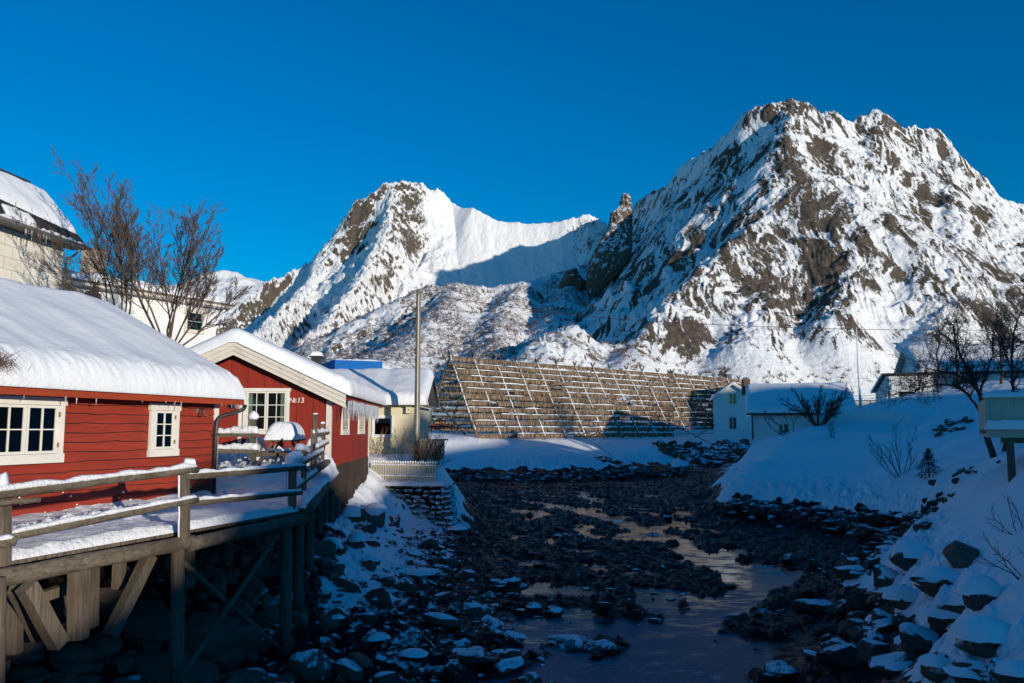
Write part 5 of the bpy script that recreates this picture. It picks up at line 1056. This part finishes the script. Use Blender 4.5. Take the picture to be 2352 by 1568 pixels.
m = MB(GAr); m.prism([(-.3, z1+.05+.3*(z1-zk)/7.3), (7.6, zk+.0), (7.6, zk+.12), (-.3, z1+.17+.3*(z1-zk)/7.3)], -3.4, .3); m.build('roof', M['dark'], t); MB(GA).box((.9, -.03, z0), (1.8, -.002, z1-1.15)).build('doorway', M['inside_dark'], t); MB(GA).box((.28, -.12, z0), (.42, -.004, z1-.6)).build('post', M['whitewall'], t)
MB(GAr).prism([(-.33, z1+.0), (7.6, zk-.05), (7.6, zk+.13), (-.33, z1+.18)], .301, .33).build('bargeboard', M['white'], t)
snow_quad(GAr((-.28,.28,z1+.18)), GAr((-.28,-3.3,z1+.18)), GAr((7.5,-3.3,zk+.125)), GAr((7.5,.28,zk+.125)), .14, 14, 14, 6, .02, .15, 'roof_snow', t, M['snow'])
m = MB(GA); 
for k in range(18): m.box((k*.12, -.025, z1-1.1), (k*.12+.06, -.001, z1))
m.build('cladding', M['whitewall'], t)
# balcony at the right edge
BD = Frame(P(2267, 985, 21.5), math.radians(-26)); zf = P(2267, 985, 21.5).z; BD.o.z = 0; zt_ = P(2267, 916, 21.5).z
t = thing('balcony', BD((1, 1, zf)), 'cream boarded balcony on a dark post at the right edge, topped with snow', 'balcony')
m = MB(BD)
for k in range(40): m.box((.03+k*.10, -.02+.012*(k % 2), zf+.04), (.03+k*.10+.094, .012, zt_))
m.build('board_panel', M['creamdk'], t); m = MB(BD); m.box((-.02, -.05, zf-.22), (4.2, .05, zf+.0)); m.build('edge_beam', M['creamdk'], t); MB(BD).box((-.04, -.08, zt_), (4.2, .12, zt_+.05)).build('handrail', M['creamdk'], t)
for k in (0, 1.05, 2.1, 3.15): MB(BD).box((k-.02, -.06, zf), (k+.06, .04, zt_)).build('post', M['creamdk'], t)
MB(BD).box((0, .05, zf-.12), (4.2, 3.0, zf-.02)).build('floor', M['logs'], t); MB(BD).box((0, .05, zf-.2), (.05, 3, zt_)).build('side_panel', M['creamdk'], t)
snow_quad(BD((-.08,-.10,zt_+.05)), BD((4.2,-.10,zt_+.05)), BD((4.2,.14,zt_+.05)), BD((-.08,.14,zt_+.05)), .10, 60, 8, 7, .03, .08, 'rail_snow', t, M['snow'])
snow_quad(BD((-.06,-.16,zf)), BD((4.2,-.16,zf)), BD((4.2,.0,zf)), BD((-.06,.0,zf)), .22, 60, 8, 8, .03, .06, 'ledge_snow', t, M['snow'])
MB(BD).beam(BD.o*0+Vector((.50, .1, zf-.2)), Vector((.50, .1, zf-1.4)), .17, .17, (0,1,0)).build('support_post', M['pile'], t); MB(BD).box((.3, .02, zf-.36), (4.2, .2, zf-.2)).build('bearer', M['pile'], t)
# ================================================================ trees and shrubs
def tree(name, label, cat, base, h, r0, seed, stems=1, spread=.35, levels=4, dirs=None, mat='bark', group=None, up=.25, nch=(5, 6, 5, 4), lenf=.55, tw=.006, jit=.16, thick=None, kink=.5):
    r = random.Random(seed); base = Vector(base); t = thing(name, base, label, cat, group); tr = MB(); cr = MB(); segs = []
    def grow(p, d, L, rad, lv):
        n = 7 if lv == 0 else (5 if lv < 3 else 3); pts = [p]; rs = [rad]; c = p; dd = d.normalized()
        for i in range(n):
            dd = (dd+Vector((r.gauss(0, jit), r.gauss(0, jit), r.gauss(0, jit)+up*.12))).normalized(); c = c+dd*(L/n); pts.append(c); rs.append(max(tw*.55, rad*(1-.62*(i+1)/n)))
        (tr if lv == 0 else cr).tube(pts, rs, (8, 6, 4, 3, 3)[min(lv, 4)], lv < 2)
        if lv >= levels: return
        k = nch[min(lv, len(nch)-1)]
        for j in range(k):
            f = (.28 if lv == 0 else .15)+(.98-.28)*(j+r.uniform(.0, .9))/k; f = min(f, .99); q = f*n; i = min(int(q), n-1); pp = pts[i].lerp(pts[i+1], q-i); dl = (pts[i+1]-pts[i]).normalized()
            a = r.uniform(0, 6.28); side_ = dl.cross(Vector((0,0,1))); side_ = side_.normalized() if side_.length > .1 else Vector((1,0,0)); v = side_*math.cos(a)+dl.cross(side_)*math.sin(a)
            ang = r.uniform(.45, 1.0)*kink*1.6; nd = (dl*math.cos(ang)+v*math.sin(ang)+Vector((0,0,up*.5))).normalized(); LL_ = L*lenf*(1.15-.55*f)*r.uniform(.7, 1.25)
            grow(pp, nd, LL_, max(tw, rs[i]*.62), lv+1)
    ds = dirs or [(math.cos(6.28*i/stems+seed)*spread*r.uniform(.6, 1.2), math.sin(6.28*i/stems+seed)*spread*r.uniform(.6, 1.2), 1) for i in range(stems)]
    for i, d in enumerate(ds):
        f = d[3] if len(d) > 3 else r.uniform(.8, 1.05); grow(base+Vector((d[0]*.15, d[1]*.15, -.1)), Vector(d[:3]), h*f, r0*(.75 if len(ds) > 1 else 1), 0)
    tr.build('trunk', M[mat], t, smooth=True); cr.build('crown', M[mat], t, smooth=False); return t
b = P(385, 800, 26.0); tree('bare_tree', 'bare many-stemmed tree nearest the gable of the number 13 cabin, behind the snowy roof', 'tree', (b.x, b.y, b.z), 4.8, .042, 12, spread=.5, nch=(12, 8, 5, 3), lenf=.40, dirs=[(-.44,.1,1,1.22), (-.28,-.2,1,1.02), (-.08,.2,1,1.1), (.12,0,1,.95), (.32,-.1,1,.85), (-.75,.2,1,.9), (.6,-.3,1,.66), (.02,.3,1,.8), (1.0,.2,.8,.6), (.75,.1,1,.65)], jit=.09, kink=.46, tw=.0055)
b = P(285, 770, 27.5); tree('bare_tree', 'bare tree with tall whippy stems beside the tall white house on the left', 'tree', (b.x, b.y, b.z), 4.7, .042, 18, spread=.4, nch=(12, 8, 5, 3), lenf=.40, dirs=[(-.40,0,1,1.28), (-.26,.2,1,1.05), (-.05,-.1,1,.85), (.22,.1,1,.8), (-.9,-.2,.9,.9), (-1.6,.1,.6,.85), (-.6,.1,1,.8)], jit=.09, kink=.46, tw=.0055)
def TB(px, py, Y): 
    p = P(px, py, Y); return (p.x, p.y, gz(p.x, p.y)-.05)
b = TB(2283, 1042, 31)
def limb_tree(label, base, pts, seed, r0=.12, mat='barkdark', group=None, tw=.007, dens=1.0, L0=1.7):
    "tree whose main limbs follow given photo points: pts = list of polylines (px,py,Y)"
    r = random.Random(seed); base = Vector(base); t = thing('bare_tree', base, label, 'tree', group); tr = MB(); cr = MB()
    def tw_(p, d, L, rad, lv):
        n = 4; c = p; dd = d.normalized(); P_ = [p]; R_ = [rad]
        for i in range(n): dd = (dd+Vector((r.gauss(0, .2), r.gauss(0, .2), r.gauss(0, .2)+.05))).normalized(); c = c+dd*L/n; P_.append(c); R_.append(max(tw*.5, rad*(1-.65*(i+1)/n)))
        cr.tube(P_, R_, 3 if lv else 4, False)
        if lv < 3:
            for j in range((5, 3, 2)[lv]):
                i = r.randrange(1, n+1); a = Vector((r.gauss(0, 1), r.gauss(0, 1), r.gauss(.15, .8))).normalized(); tw_(P_[i], (dd+a*.9), L*r.uniform(.4, .7), max(tw, R_[i]*.7), lv+1)
    for k, l in enumerate(pts):
        Q = [base]+[P(*a) for a in l] if k == 0 else [P(*a) for a in l]; L = len(Q); ra = r0 if k == 0 else r0*.42
        fine = []
        for i in range(L-1):
            for s in range(4): fine.append(Q[i].lerp(Q[i+1], s/4)+Vector((r.gauss(0,.02), r.gauss(0,.02), 0)))
        fine.append(Q[-1]); rs = [max(.012, ra*(1-.8*i/(len(fine)-1))) for i in range(len(fine))]; tr.tube(fine, rs, 8)
        for i in range(int(len(fine)*(.45 if k == 0 else .15)), len(fine)):
            for s in range(int(2*dens+r.random())):
                dd = (fine[i]-fine[i-1]).normalized(); a = Vector((r.gauss(0, 1), r.gauss(0, 1), r.gauss(.3, .7))).normalized(); tw_(fine[i], dd*.7+a, L0*r.uniform(.35, 1.0), max(tw*1.3, rs[i]*.5), 0)
    tr.build('trunk', M[mat], t, smooth=True); cr.build('crown', M[mat], t); return t
limb_tree('twisted bare tree on the right bank with a long limb arching left', b, [[(2262,985,31), (2255,940,31), (2250,905,31), (2236,880,31), (2222,850,31), (2200,800,31), (2190,745,31)], [(2255,950,31), (2225,905,31.3), (2190,885,31.6), (2150,882,31.6), (2110,893,31), (2075,902,31)], [(2250,905,31), (2262,870,31), (2275,830,31), (2283,780,31), (2290,735,31)], [(2240,885,31), (2200,862,31), (2160,852,30.5), (2125,845,30)], [(2110,893,31), (2090,905,31)]], 41, .12, L0=.95, dens=1.0)
limb_tree('bare tree whose leaning double trunk rises behind the balcony', TB(2305, 1042, 31.5), [[(2318,990,31.5), (2328,930,32), (2326,880,32), (2322,820,32), (2330,760,32), (2345,715,32)], [(2326,880,32), (2345,840,32), (2365,790,32)], [(2324,850,32), (2305,800,32), (2300,750,32)]], 43, .09, L0=1.1, dens=1.1)
for i, (px, D, hp, lab) in enumerate(((2155, 58, 728, 'dense bare tree in front of the left end of the big snow roof'), (2198, 56, 715, 'thick dark bare tree in the middle of the big snow roof'), (2300, 54, 705, 'tall bare tree in front of the big house, right of the dark thick one'))):
    b = TB(px, 905, D); zt_ = P(px, hp, D).z; H_ = zt_-b[2]; q = lambda f, dx: (px+dx, 905-(905-hp)*f, D)
    limb_tree(lab, b, [[q(.25, 2), q(.5, -3), q(.75, 3), q(.97, -2)], [q(.3, 1), q(.55, -22), q(.85, -36)], [q(.35, 0), q(.6, 18), q(.9, 30)]], 50+i, .10, L0=1.7, dens=.45, tw=.010)
b = TB(1880, 960, 50.5); tree('round_bush', 'round leafless bush against the shaded roof of the white cabin', 'bush', (b[0], b[1], b[2]), 3.0, .06, 61, spread=.7, levels=3, dirs=[(math.cos(a)*.9, math.sin(a)*.6, 1, .72+.2*math.sin(a*3)) for a in np.linspace(0, 6, 14)], nch=(7, 6, 4), lenf=.42, mat='barkdark', jit=.1, tw=.011)
b = TB(2068, 1052, 36.5); tree('shrub', 'leafless fan-shaped shrub in the blue snow left of the small conifer', 'shrub', b, 2.3, .022, 62, levels=2, dirs=[(-1.6,0,1,.7), (-1.0,.1,1,.8), (-.45,-.1,1,.95), (-.1,0,1,1.05), (.25,0,1,1.0), (.6,.1,1,.8), (1.2,0,1,.7), (-.7,-.3,1,.7), (.1,.4,1,.7)], nch=(8, 4), lenf=.32, mat='barkdark', jit=.09, tw=.006, kink=.38)
b = TB(1915, 1003, 46); tree('sapling', 'small upright sapling cluster on the rounded mound crest', 'sapling', b, 1.2, .03, 63, levels=2, dirs=[(-.15,0,1,.8), (.2,0,1,1.2), (-.5,0,1,.5)], nch=(5, 4), lenf=.35, mat='barkdark', tw=.008)
b = TB(2117, 915, 58); tree('sapling', 'little bare tree on the slope before the annex door', 'sapling', b, 2.4, .05, 64, levels=3, dirs=[(-.3,0,1,1), (.3,.1,1,.9), (0,.2,1,1)], nch=(6, 5, 3), lenf=.42, mat='barkdark', tw=.01)
b = TB(1812, 1022, 50); tree('sapling', 'thin bare tree leaning before the window of the white cabin', 'sapling', b, 2.1, .035, 65, levels=2, dirs=[(-.6,0,1,1.1), (.6,0,1,.9), (-1.3,0,.6,.9), (.1,0,1,.7)], nch=(4, 3), lenf=.4, mat='barkdark', tw=.009)
for i, (px, py, D, h, lab) in enumerate(((2345, 1120, 15.5, .75, 'bare twigs poking from the snow at the right edge below the balcony post'), (2362, 1250, 12.5, .8, 'bare twigs at the right edge above the snowy boulders'))):
    b = TB(px, py, D); tree('shrub', lab, 'shrub', b, h, .012, 70+i, levels=2, dirs=[(-1.2,0,1,1), (-.5,.2,1,1), (-.1,0,1,1), (-.9,-.2,.7,.9), (.6,0,1,.9)], nch=(5, 3), lenf=.35, mat='barkdark', tw=.0035)
b = TB(1525, 1000, 97); tree('sapling', 'thin bare tree standing before the middle of the fish rack', 'sapling', b, 4.2, .07, 67, levels=3, dirs=[(-.15,0,1,1), (.25,0,1,.9)], nch=(7, 5, 3), lenf=.38, mat='bark', tw=.016)
b = (P(985, 1068, 34.6).x, 34.6, 2.75); tree('brown_bush', 'dense rust-brown twiggy bush at the foot of the wooden pole', 'bush', b, 1.55, .016, 80, levels=3, dirs=[(math.cos(a)*random.Random(int(a*100)).uniform(.2, 1.0), math.sin(a)*.6, 1, .8+.25*math.sin(a*5)) for a in np.linspace(0, 6.2, 26)], nch=(6, 4, 3), lenf=.42, mat='twig', jit=.09, tw=.007, kink=.4)
for px, lab, sd in ((915, 'bare pale bush under the window of the cream cabin', 81), (862, 'thin bare bush at the corner between the red and cream cabins', 82)):
    b = (P(px, 1062, 36).x, 36, 3.0); tree('bush', lab, 'bush', b, 1.7, .014, sd, levels=2, dirs=[(-.5,0,1,.9), (-.2,.1,1,1.05), (.1,-.1,1,1), (.4,0,1,.9), (.7,.1,1,.7), (0,.3,1,1)], nch=(7, 4), lenf=.35, mat='twig', tw=.006, kink=.4)
# small conifer and its needles
def conifer(px, py, D, h, lab):
    b = TB(px, py, D); t = thing('conifer', b, lab, 'conifer'); r = random.Random(3); m = MB(); MB().tube([b, (b[0], b[1], b[2]+h)], [.03, .01], 6).build('trunk', M['barkdark'], t)
    for i in range(1500):
        f = r.random()**.9; rr = (.52*(1-f)**.8+.06)*(.5+.5*abs(math.sin(f*13))); a = r.uniform(0, 6.28); q = r.random()**.4; x, y, z = b[0]+math.cos(a)*rr*q, b[1]+math.sin(a)*rr*q, b[2]+.05+f*h-.10*q; l = .10
        d = Vector((math.cos(a)*.8+r.gauss(0,.4), math.sin(a)*.8+r.gauss(0,.4), r.gauss(.1,.4))).normalized()*l; s = d.cross(Vector((0,0,1))).normalized()*.018; c = Vector((x, y, z)); m.quad(c-s, c+d, c+s, c-d*.2)
    m.build('crown', m_paint('conifer_green', (.018, .035, .014), .8, .3, .0, 5), t)
    mm = MB(); 
    mm.snow((b[0]-.15, b[1], b[2]+h*.55), (b[0]+.15, b[1], b[2]+h*.55), .25, .08); mm.build('snow_cap', M['snow'], t, smooth=True)
conifer(2133, 1063, 33.5, 1.15, 'small dark green conifer poking from the snow left of the twisted tree')
# ================================================================ boulders and shore stones
BL = [ # px, py, width px, Y, material, height px, snow cap, label
 (2032,1330,62,20.2,'rock',70,.10,'snow-capped upright boulder leftmost on the right bank'),
 (2092,1282,96,20.5,'rock',60,.22,'boulder under a smooth tall dome of snow behind the leftmost upright one'),
 (2205,1275,100,19.3,'rock_bare',80,.0,'big bare brown boulder breaking through the snow of the right bank'),
 (2150,1345,120,18.0,'rock',66,.22,'broad boulder rounded over with deep snow below the big bare brown one'),
 (2072,1378,84,17.6,'rock',56,.15,'flat snow-topped boulder right above the lower dark stones'),
 (2250,1370,110,16.4,'rock',80,.20,'snow-pillowed boulder on the upper right of the right bank pile'),
 (2175,1418,120,15.3,'rock',84,.05,'angular boulder with a snow-dusted sloping top'),
 (2260,1468,150,13.8,'rock',66,.20,'long overhanging boulder with a dark undercut and thick snow'),
 (1975,1390,52,18.6,'rock_wet',66,0,'dark leaning block at the water edge of the right bank'),
 (2025,1432,76,16.6,'rock',72,.03,'squat dark boulder with a cap of thin snow in the right bank pile'),
 (2105,1470,110,14.9,'rock',80,.0,'large dark brown boulder with a flat sunless face'),
 (2000,1500,80,15.2,'rock',66,.0,'dark block between the water and the large dark brown boulder'),
 (1935,1510,120,15.2,'rock_wet',80,.0,'wide black weedy boulder at the foot of the right bank'),
 (2060,1532,110,13.3,'rock',54,.03,'flat-topped stone dusted with snow near the bottom right'),
 (2155,1530,90,13.2,'rock',70,.04,'wedge-shaped stone with snow beside the flat-topped one'),
 (2230,1548,130,12.2,'rock',50,.02,'low slab streaked with snow near the bottom right corner'),
 (2330,1548,110,11.2,'rock',60,.08,'dark stone poking from the snow at the bottom right corner'),
 (1790,1540,130,14.9,'rock_wet',62,.0,'rounded weed-covered boulder at the bottom edge of the river'),
 (1870,1395,90,19.5,'rock_wet',44,.0,'low frosted weedy mound of rock by the right shore'),
 (2078,1190,46,28.5,'rock',30,.08,'pair-like dark stone under snow at the end of the mound wall'),
 (2120,1205,40,27.6,'rock',34,.05,'small dark stone at the corner of the mound wall'),
 (875,1378,62,19.6,'rock',66,.01,'tall dark slab standing among the left shore stones'),
 (965,1320,74,22.8,'rock',42,.03,'square dark block near the upper left shore'),
 (1140,1345,52,22.0,'rock',32,.03,'two-lobed stone where the left shore meets the ice'),
 (1175,1335,44,22.4,'rock_wet',32,.01,'small dark stone touching the two-lobed one on the left shore'),
 (775,1420,60,18.2,'rock',44,.02,'dark angular stone near the piles on the left shore'),
 (868,1468,66,17.0,'rock',36,.02,'flat dark stone in the middle of the left shore'),
 (950,1505,74,16.0,'rock_wet',40,.02,'cracked dark stone half sunk in ice at the lower left'),
 (1100,1508,110,15.8,'rock_wet',40,.0,'long black weedy rock in the ice near the bottom centre'),
 (1225,1395,40,20.2,'rock_wet',26,.03,'small frosted stone at the tip of the left shore ice'),
 (1275,1405,44,19.8,'rock_wet',28,.03,'small dome of ice-glazed stone on the left shore ice'),
 (1320,1475,120,17.3,'rock_wet',34,.0,'black seaweed-covered rock ridge in the bottom centre ice'),
 (1385,1482,90,17.1,'rock_wet',28,.0,'rightmost lump of the black seaweed ridge'),
 (1505,1430,38,19.0,'rock_wet',20,.0,'lone little dark stone in the open ice'),
 (1500,1232,42,33.6,'rock_wet',22,.0,'dark stone at the upper bend of the warm-lit pool'),
 (1545,1252,34,31.5,'rock_wet',24,.0,'round black stone standing in the warm-lit pool'),
 (1418,1200,40,38,'rock_wet',14,.03,'white-topped stone at the upper end of the pool'),
 (1050,1218,52,32.5,'rock',32,.08,'snow-capped block at the foot of the dry stone wall corner'),
 (808,1188,60,27.6,'rock_bare',46,.22,'brown boulder heaped with sunlit snow under the number 13 cabin'),
 (862,1185,66,28.6,'rock_bare',52,.25,'sunlit boulder with a tall snow cap right of the cabin piles'),
 (760,1262,64,22.5,'rock',40,.2,'rounded snow-covered boulder beside the outer piles'),
 (820,1245,44,25,'rock',36,.2,'small snow-covered boulder between the piles and the shore'),
 (850,1290,50,22.6,'rock',40,.06,'dark-faced stone with snow top above the left shore'),
 (490,1480,200,13.8,'rock_bare',150,.0,'huge brown boulder in the shadow under the boardwalk'),
 (330,1430,170,12.9,'rock_bare',110,.0,'brown boulder under the boardwalk right of the square posts'),
 (60,1490,110,9.9,'rock_bare',60,.0,'sunlit brown boulder at the bottom left corner'),
 (5,1455,110,10.3,'rock_bare',110,.0,'rounded brown boulder cut by the left edge'),
 (160,1520,120,10.8,'rock_bare',50,.0,'low brown stone under the square posts'),
 (240,1380,90,12.6,'rock_bare',70,.0,'brown stone behind the square posts'),
 (705,1530,120,14.6,'rock',90,.0,'dark frosted boulder right of the tall front pile'),
 (2000,1062,1,40,'rock',1,0,None),
]
for i, (px, py, w, Y, mat, hp, cap, lab) in enumerate(BL):
    if lab: boulder(px, py, w, Y, mat, lab, 3+i*7, hpx=hp, cap=cap)
rr_ = np.random.default_rng(11)
def on(x, y, s, sink=.25): return (x, y, gz(x, y)+s*(.3-sink), s)
def ongr(xs, ys, ss_, sink=.1):
    z = ground(np.array(xs, np.float32), np.array(ys, np.float32)); return [(x, y, float(q)+s*(.3-sink), s) for x, y, q, s in zip(xs, ys, z, ss_)]
def band(a, b, n, w, s0, s1, off=0):
    xs, ys, sz = [], [], []
    for i in range(n):
        t = rr_.random(); k = rr_.normal(0, w); p = Vector(a).lerp(Vector(b), t); d = (Vector(b)-Vector(a)); d.z = 0; d.normalize(); nn = Vector((-d.y, d.x, 0)); xs.append(p.x+nn.x*(k+off)); ys.append(p.y+nn.y*(k+off)); sz.append(rr_.uniform(s0, s1))
    return ongr(xs, ys, sz)
pts = []
for a, b, n in ((P(1030,1098,70.2), P(1250,1099,70.2), 260), (P(1250,1099,70.2), P(1400,1092,72.6), 170), (P(1400,1092,72.6), P(1560,1080,76.5), 190)): pts += band(a, b, n, .5, .15, .42)
scatter_rocks('far_bank_stones', 'dark stones packed along the foot of the bank below the fish rack', pts, M['rock_wet'], 1)
pts = []
for a, b, n in ((P(1560,1048,86), P(1640,1048,88), 110), (P(1640,1048,88), P(1725,1045,87), 120)): pts += band(a, b, n, 1.7, .35, .95)
pts += band(P(1380,1062,76), P(1440,1040,80), 22, .6, .2, .5)
scatter_rocks('embankment_stones', 'piled snow-dusted stones of the embankment below the white railing', pts, M['rock'], 2)
pts = []
for a, b, n in ((P(1675,1168,40.9), P(1850,1190,37.8), 90), (P(1850,1190,37.8), P(2000,1216,33.1), 90), (P(2000,1216,33.1), P(2115,1258,27.8), 80)): pts += band(a, b, n, .30, .14, .42)
scatter_rocks('mound_foot_stones', 'dark stones stacked against the foot of the snowy mound', pts, M['rock_wet'], 3)
pts = band(P(2060,1262,25), P(2000,1330,20.5), 14, .4, .12, .35)+band(P(1985,1400,18.6), P(1990,1520,14.6), 26, .45, .10, .3)+band(P(2080,1150,31), P(2200,1190,25), 60, .9, .06, .2)+band(P(2140,1010,43), P(2230,1000,42), 14, 1.0, .15, .35)
scatter_rocks('right_shore_stones', 'loose stones along the right shore between the snow and the river', pts, M['rock'], 4)
xs, ys, sz = [], [], []
for i in range(900):   # left shore rubble, denser towards the piles
    y = rr_.uniform(9.5, 30); w = rr_.random(); x0, x1 = np.interp(y, [9, 15, 23, 29], [-6.6, -5.2, -5.0, -4.6]), np.interp(y, [9, 15, 20, 25, 29], [-.5, .8, .3, -1.4, -2.0]); x = x0+(x1-x0)*w**1.15; xs.append(x); ys.append(y); sz.append(rr_.uniform(.03, .10)+.34*rr_.random()**7)
_z = ground_base(np.array(xs), np.array(ys)); _k = [i for i in range(len(xs)) if rr_.random() > .72*ss(.45, 1.0, _z[i])*(xs[i] > np.interp(ys[i], [9, 15.6, 24], [-4.8, -4, -5]))]; xs = [xs[i] for i in _k]; ys = [ys[i] for i in _k]; sz = [sz[i] for i in _k]
scatter_rocks('shore_rubble', 'angular dark rubble with thin snow covering the left shore', ongr(xs, ys, sz, .34), M['rock'], 5)
xs, ys, sz = [], [], []
for i in range(420):
    y = rr_.uniform(8.5, 22); x = np.interp(y, [9, 15, 22], [-6.9, -5.4, -6.0])+rr_.normal(0, 1.1); xs.append(x); ys.append(y); sz.append(rr_.uniform(.08, .22)+.25*rr_.random()**4)
scatter_rocks('foundation_rubble', 'brown stones heaped in the dark under the boardwalk', ongr(xs, ys, sz, .1), M['rock_bare'], 6)
xs, ys, sz = [], [], []
for i in range(420):
    q = PG(rr_.uniform(1040, 2000), 1110+330*rr_.random()**1.6, 0); k = channel(np.array([q.x]), np.array([q.y]))[0]
    if (k > .3 and rr_.random() < .93) or ground_base(np.array([q.x]), np.array([q.y]))[0] > .3: continue
    xs.append(q.x); ys.append(q.y); sz.append(rr_.uniform(.04, .12)+.22*rr_.random()**6)
scatter_rocks('river_bed_stones', 'small black weed-covered stones strewn over the river bed', ongr(xs, ys, sz, .15), M['rock_wet'], 7)
# seaweed: ragged black fronds over stones and mud
VV = []; n = 26000; q = rr_.random((n, 2)); pxs = 1000+980*q[:, 0]; pys = 1112+420*q[:, 1]**1.2
vv = (784-pys)/F; uu = (pxs-1176)/F; kk = (.08-CZ)/(SP+vv*CP); X = uu*kk; Y = (CP-vv*SP)*kk; cl = fbm(X*.45+3, Y*.33, 4, 11, .55)+.22*ss(14, 30, Y)-.16*(1-ss(10, 22, Y)); Z = ground(X, Y)
keep = (cl > .02) & (channel(X, Y) < .3) & (Z < .6); X, Y, Z = X[keep], Y[keep], Z[keep]; n = len(X)
a = rr_.uniform(0, 6.28, n); L = rr_.uniform(.05, .16, n)*(.6+Y/45); w = L*.28; hgt = rr_.uniform(.01, .07, n)
dx, dy = np.cos(a), np.sin(a); A_ = np.stack([X-dy*w, Y+dx*w, Z+hgt*.6], -1); B_ = np.stack([X+dy*w, Y-dx*w, Z+hgt*.6], -1); C_ = np.stack([X+dx*L, Y+dy*L, Z-.01+hgt*.1], -1); D_ = np.stack([X-dx*L*.7, Y-dy*L*.7, Z+hgt*1.1], -1)
V = np.stack([A_, D_, B_, C_], 1).reshape(-1, 3); m = NT('seaweed'); m.set('Base Color', m.mix(m.noise(3, 5), (.006, .005, .003), (.028, .021, .010))); m.set('Roughness', .5)
tag(mesh_np('seaweed', V, np.arange(4*n).reshape(-1, 4), m.m, False), 'black-brown seaweed draped over the stones of the empty tidal river', None, None, 'stuff')
# ================================================================ dry stone wall under the picket fence
t = thing('stone_wall', P(960, 1190, 32.3), 'dry stone wall plastered with snow below the picket fence', 'wall')
VVn = []; FFn = []; b = 0; r = np.random.default_rng(3)
za, zb_ = .75, 2.32
for row in range(8):
    z = za+(row+.5)*(zb_-za)/8; x = P(878, 1150, 33).x
    lean = (zb_-z)*.30; xe = P(1022, 1150, 32.6).x+lean*.5; 
    while x < xe:
        s = r.uniform(.13, .27); yy = 33.4-.35*(x+4.9)/2-lean+r.normal(0, .04); v, f = PROTO[r.integers(14)]; q = v*np.array([s, .2, .125*r.uniform(.8, 1.15)]); q[:, 2] += q[:, 0]*r.normal(0, .15); VVn.append(q+np.array([x, yy, z+r.normal(0, .015)])); FFn.append(f+b); b += len(v); x += s*1.65
    y = 33.0-lean
    for k in range(7): s = r.uniform(.14, .26); v, f = PROTO[r.integers(14)]; q = v*np.array([.2, s, .125]); VVn.append(q+np.array([xe+.02*r.normal(), y+k*.36, z])); FFn.append(f+b); b += len(v)
mesh_np('stones', np.concatenate(VVn), np.concatenate(FFn), m_rock('wall_stone', (.05, .042, .03), (.13, .105, .075), .30, .45, .95, 5), False, None, t)
m = MB(); m.add([(-5.5, 33.3, .3), (P(1012,1150,33).x, 33.0, .3), (P(1012,1150,33).x, 33.3, 2.3), (-5.5, 33.6, 2.3)], [(0,1,2,3)]); m.build('fill', M['rock_wet'], t)
snow_quad((-5.6, 33.15, 2.26), (P(1024,1110,33).x, 32.75, 2.26), (P(1024,1110,33).x, 34.4, 2.28), (-5.6, 34.6, 2.28), .12, 60, 20, 83, .05, .15, 'top_snow', t, M['snow'])
# shrubs of the lower mountain slopes, too many to count
r = np.random.default_rng(21); n = 5200
px = r.uniform(480, 2360, n); D = np.where(px < 1420, 250+560*r.random(n)**.8, 170+230*r.random(n)**1.2); X = (px-1176)/F*D; Y = D
Z, lay = mtn(X, Y); 
k = ((lay == 3) | (lay == 0) | (lay == 2) | ((lay == 4) & (Z < 55))) & (fbm(X/40, Y/40, 3, 91) > -.18)
X, Y, Z = X[k], Y[k], Z[k]; n = len(X); nb = 7; VV = []
for j in range(nb):
    a = r.uniform(0, 6.28, n); h = r.uniform(.5, 1.5, n)*(.7+Y/900); l = r.uniform(.4, 1.4, n); w = .05+.10*r.random(n)+Y*.00016
    bx, by = X+r.normal(0, .5, n), Y+r.normal(0, .5, n); tx, ty = bx+np.cos(a)*l, by+np.sin(a)*l
    VV.append(np.stack([np.stack([bx-w, by, Z-.3], -1), np.stack([bx+w, by, Z-.3], -1), np.stack([tx+w*.3, ty, Z+h], -1), np.stack([tx-w*.3, ty, Z+h], -1)], 1))
V = np.concatenate(VV).reshape(-1, 3); tag(mesh_np('mountain_scrub', V, np.arange(len(V)).reshape(-1, 4), M['twig'], False), 'sparse brown birch scrub over the lower mountain slopes', None, None, 'stuff')
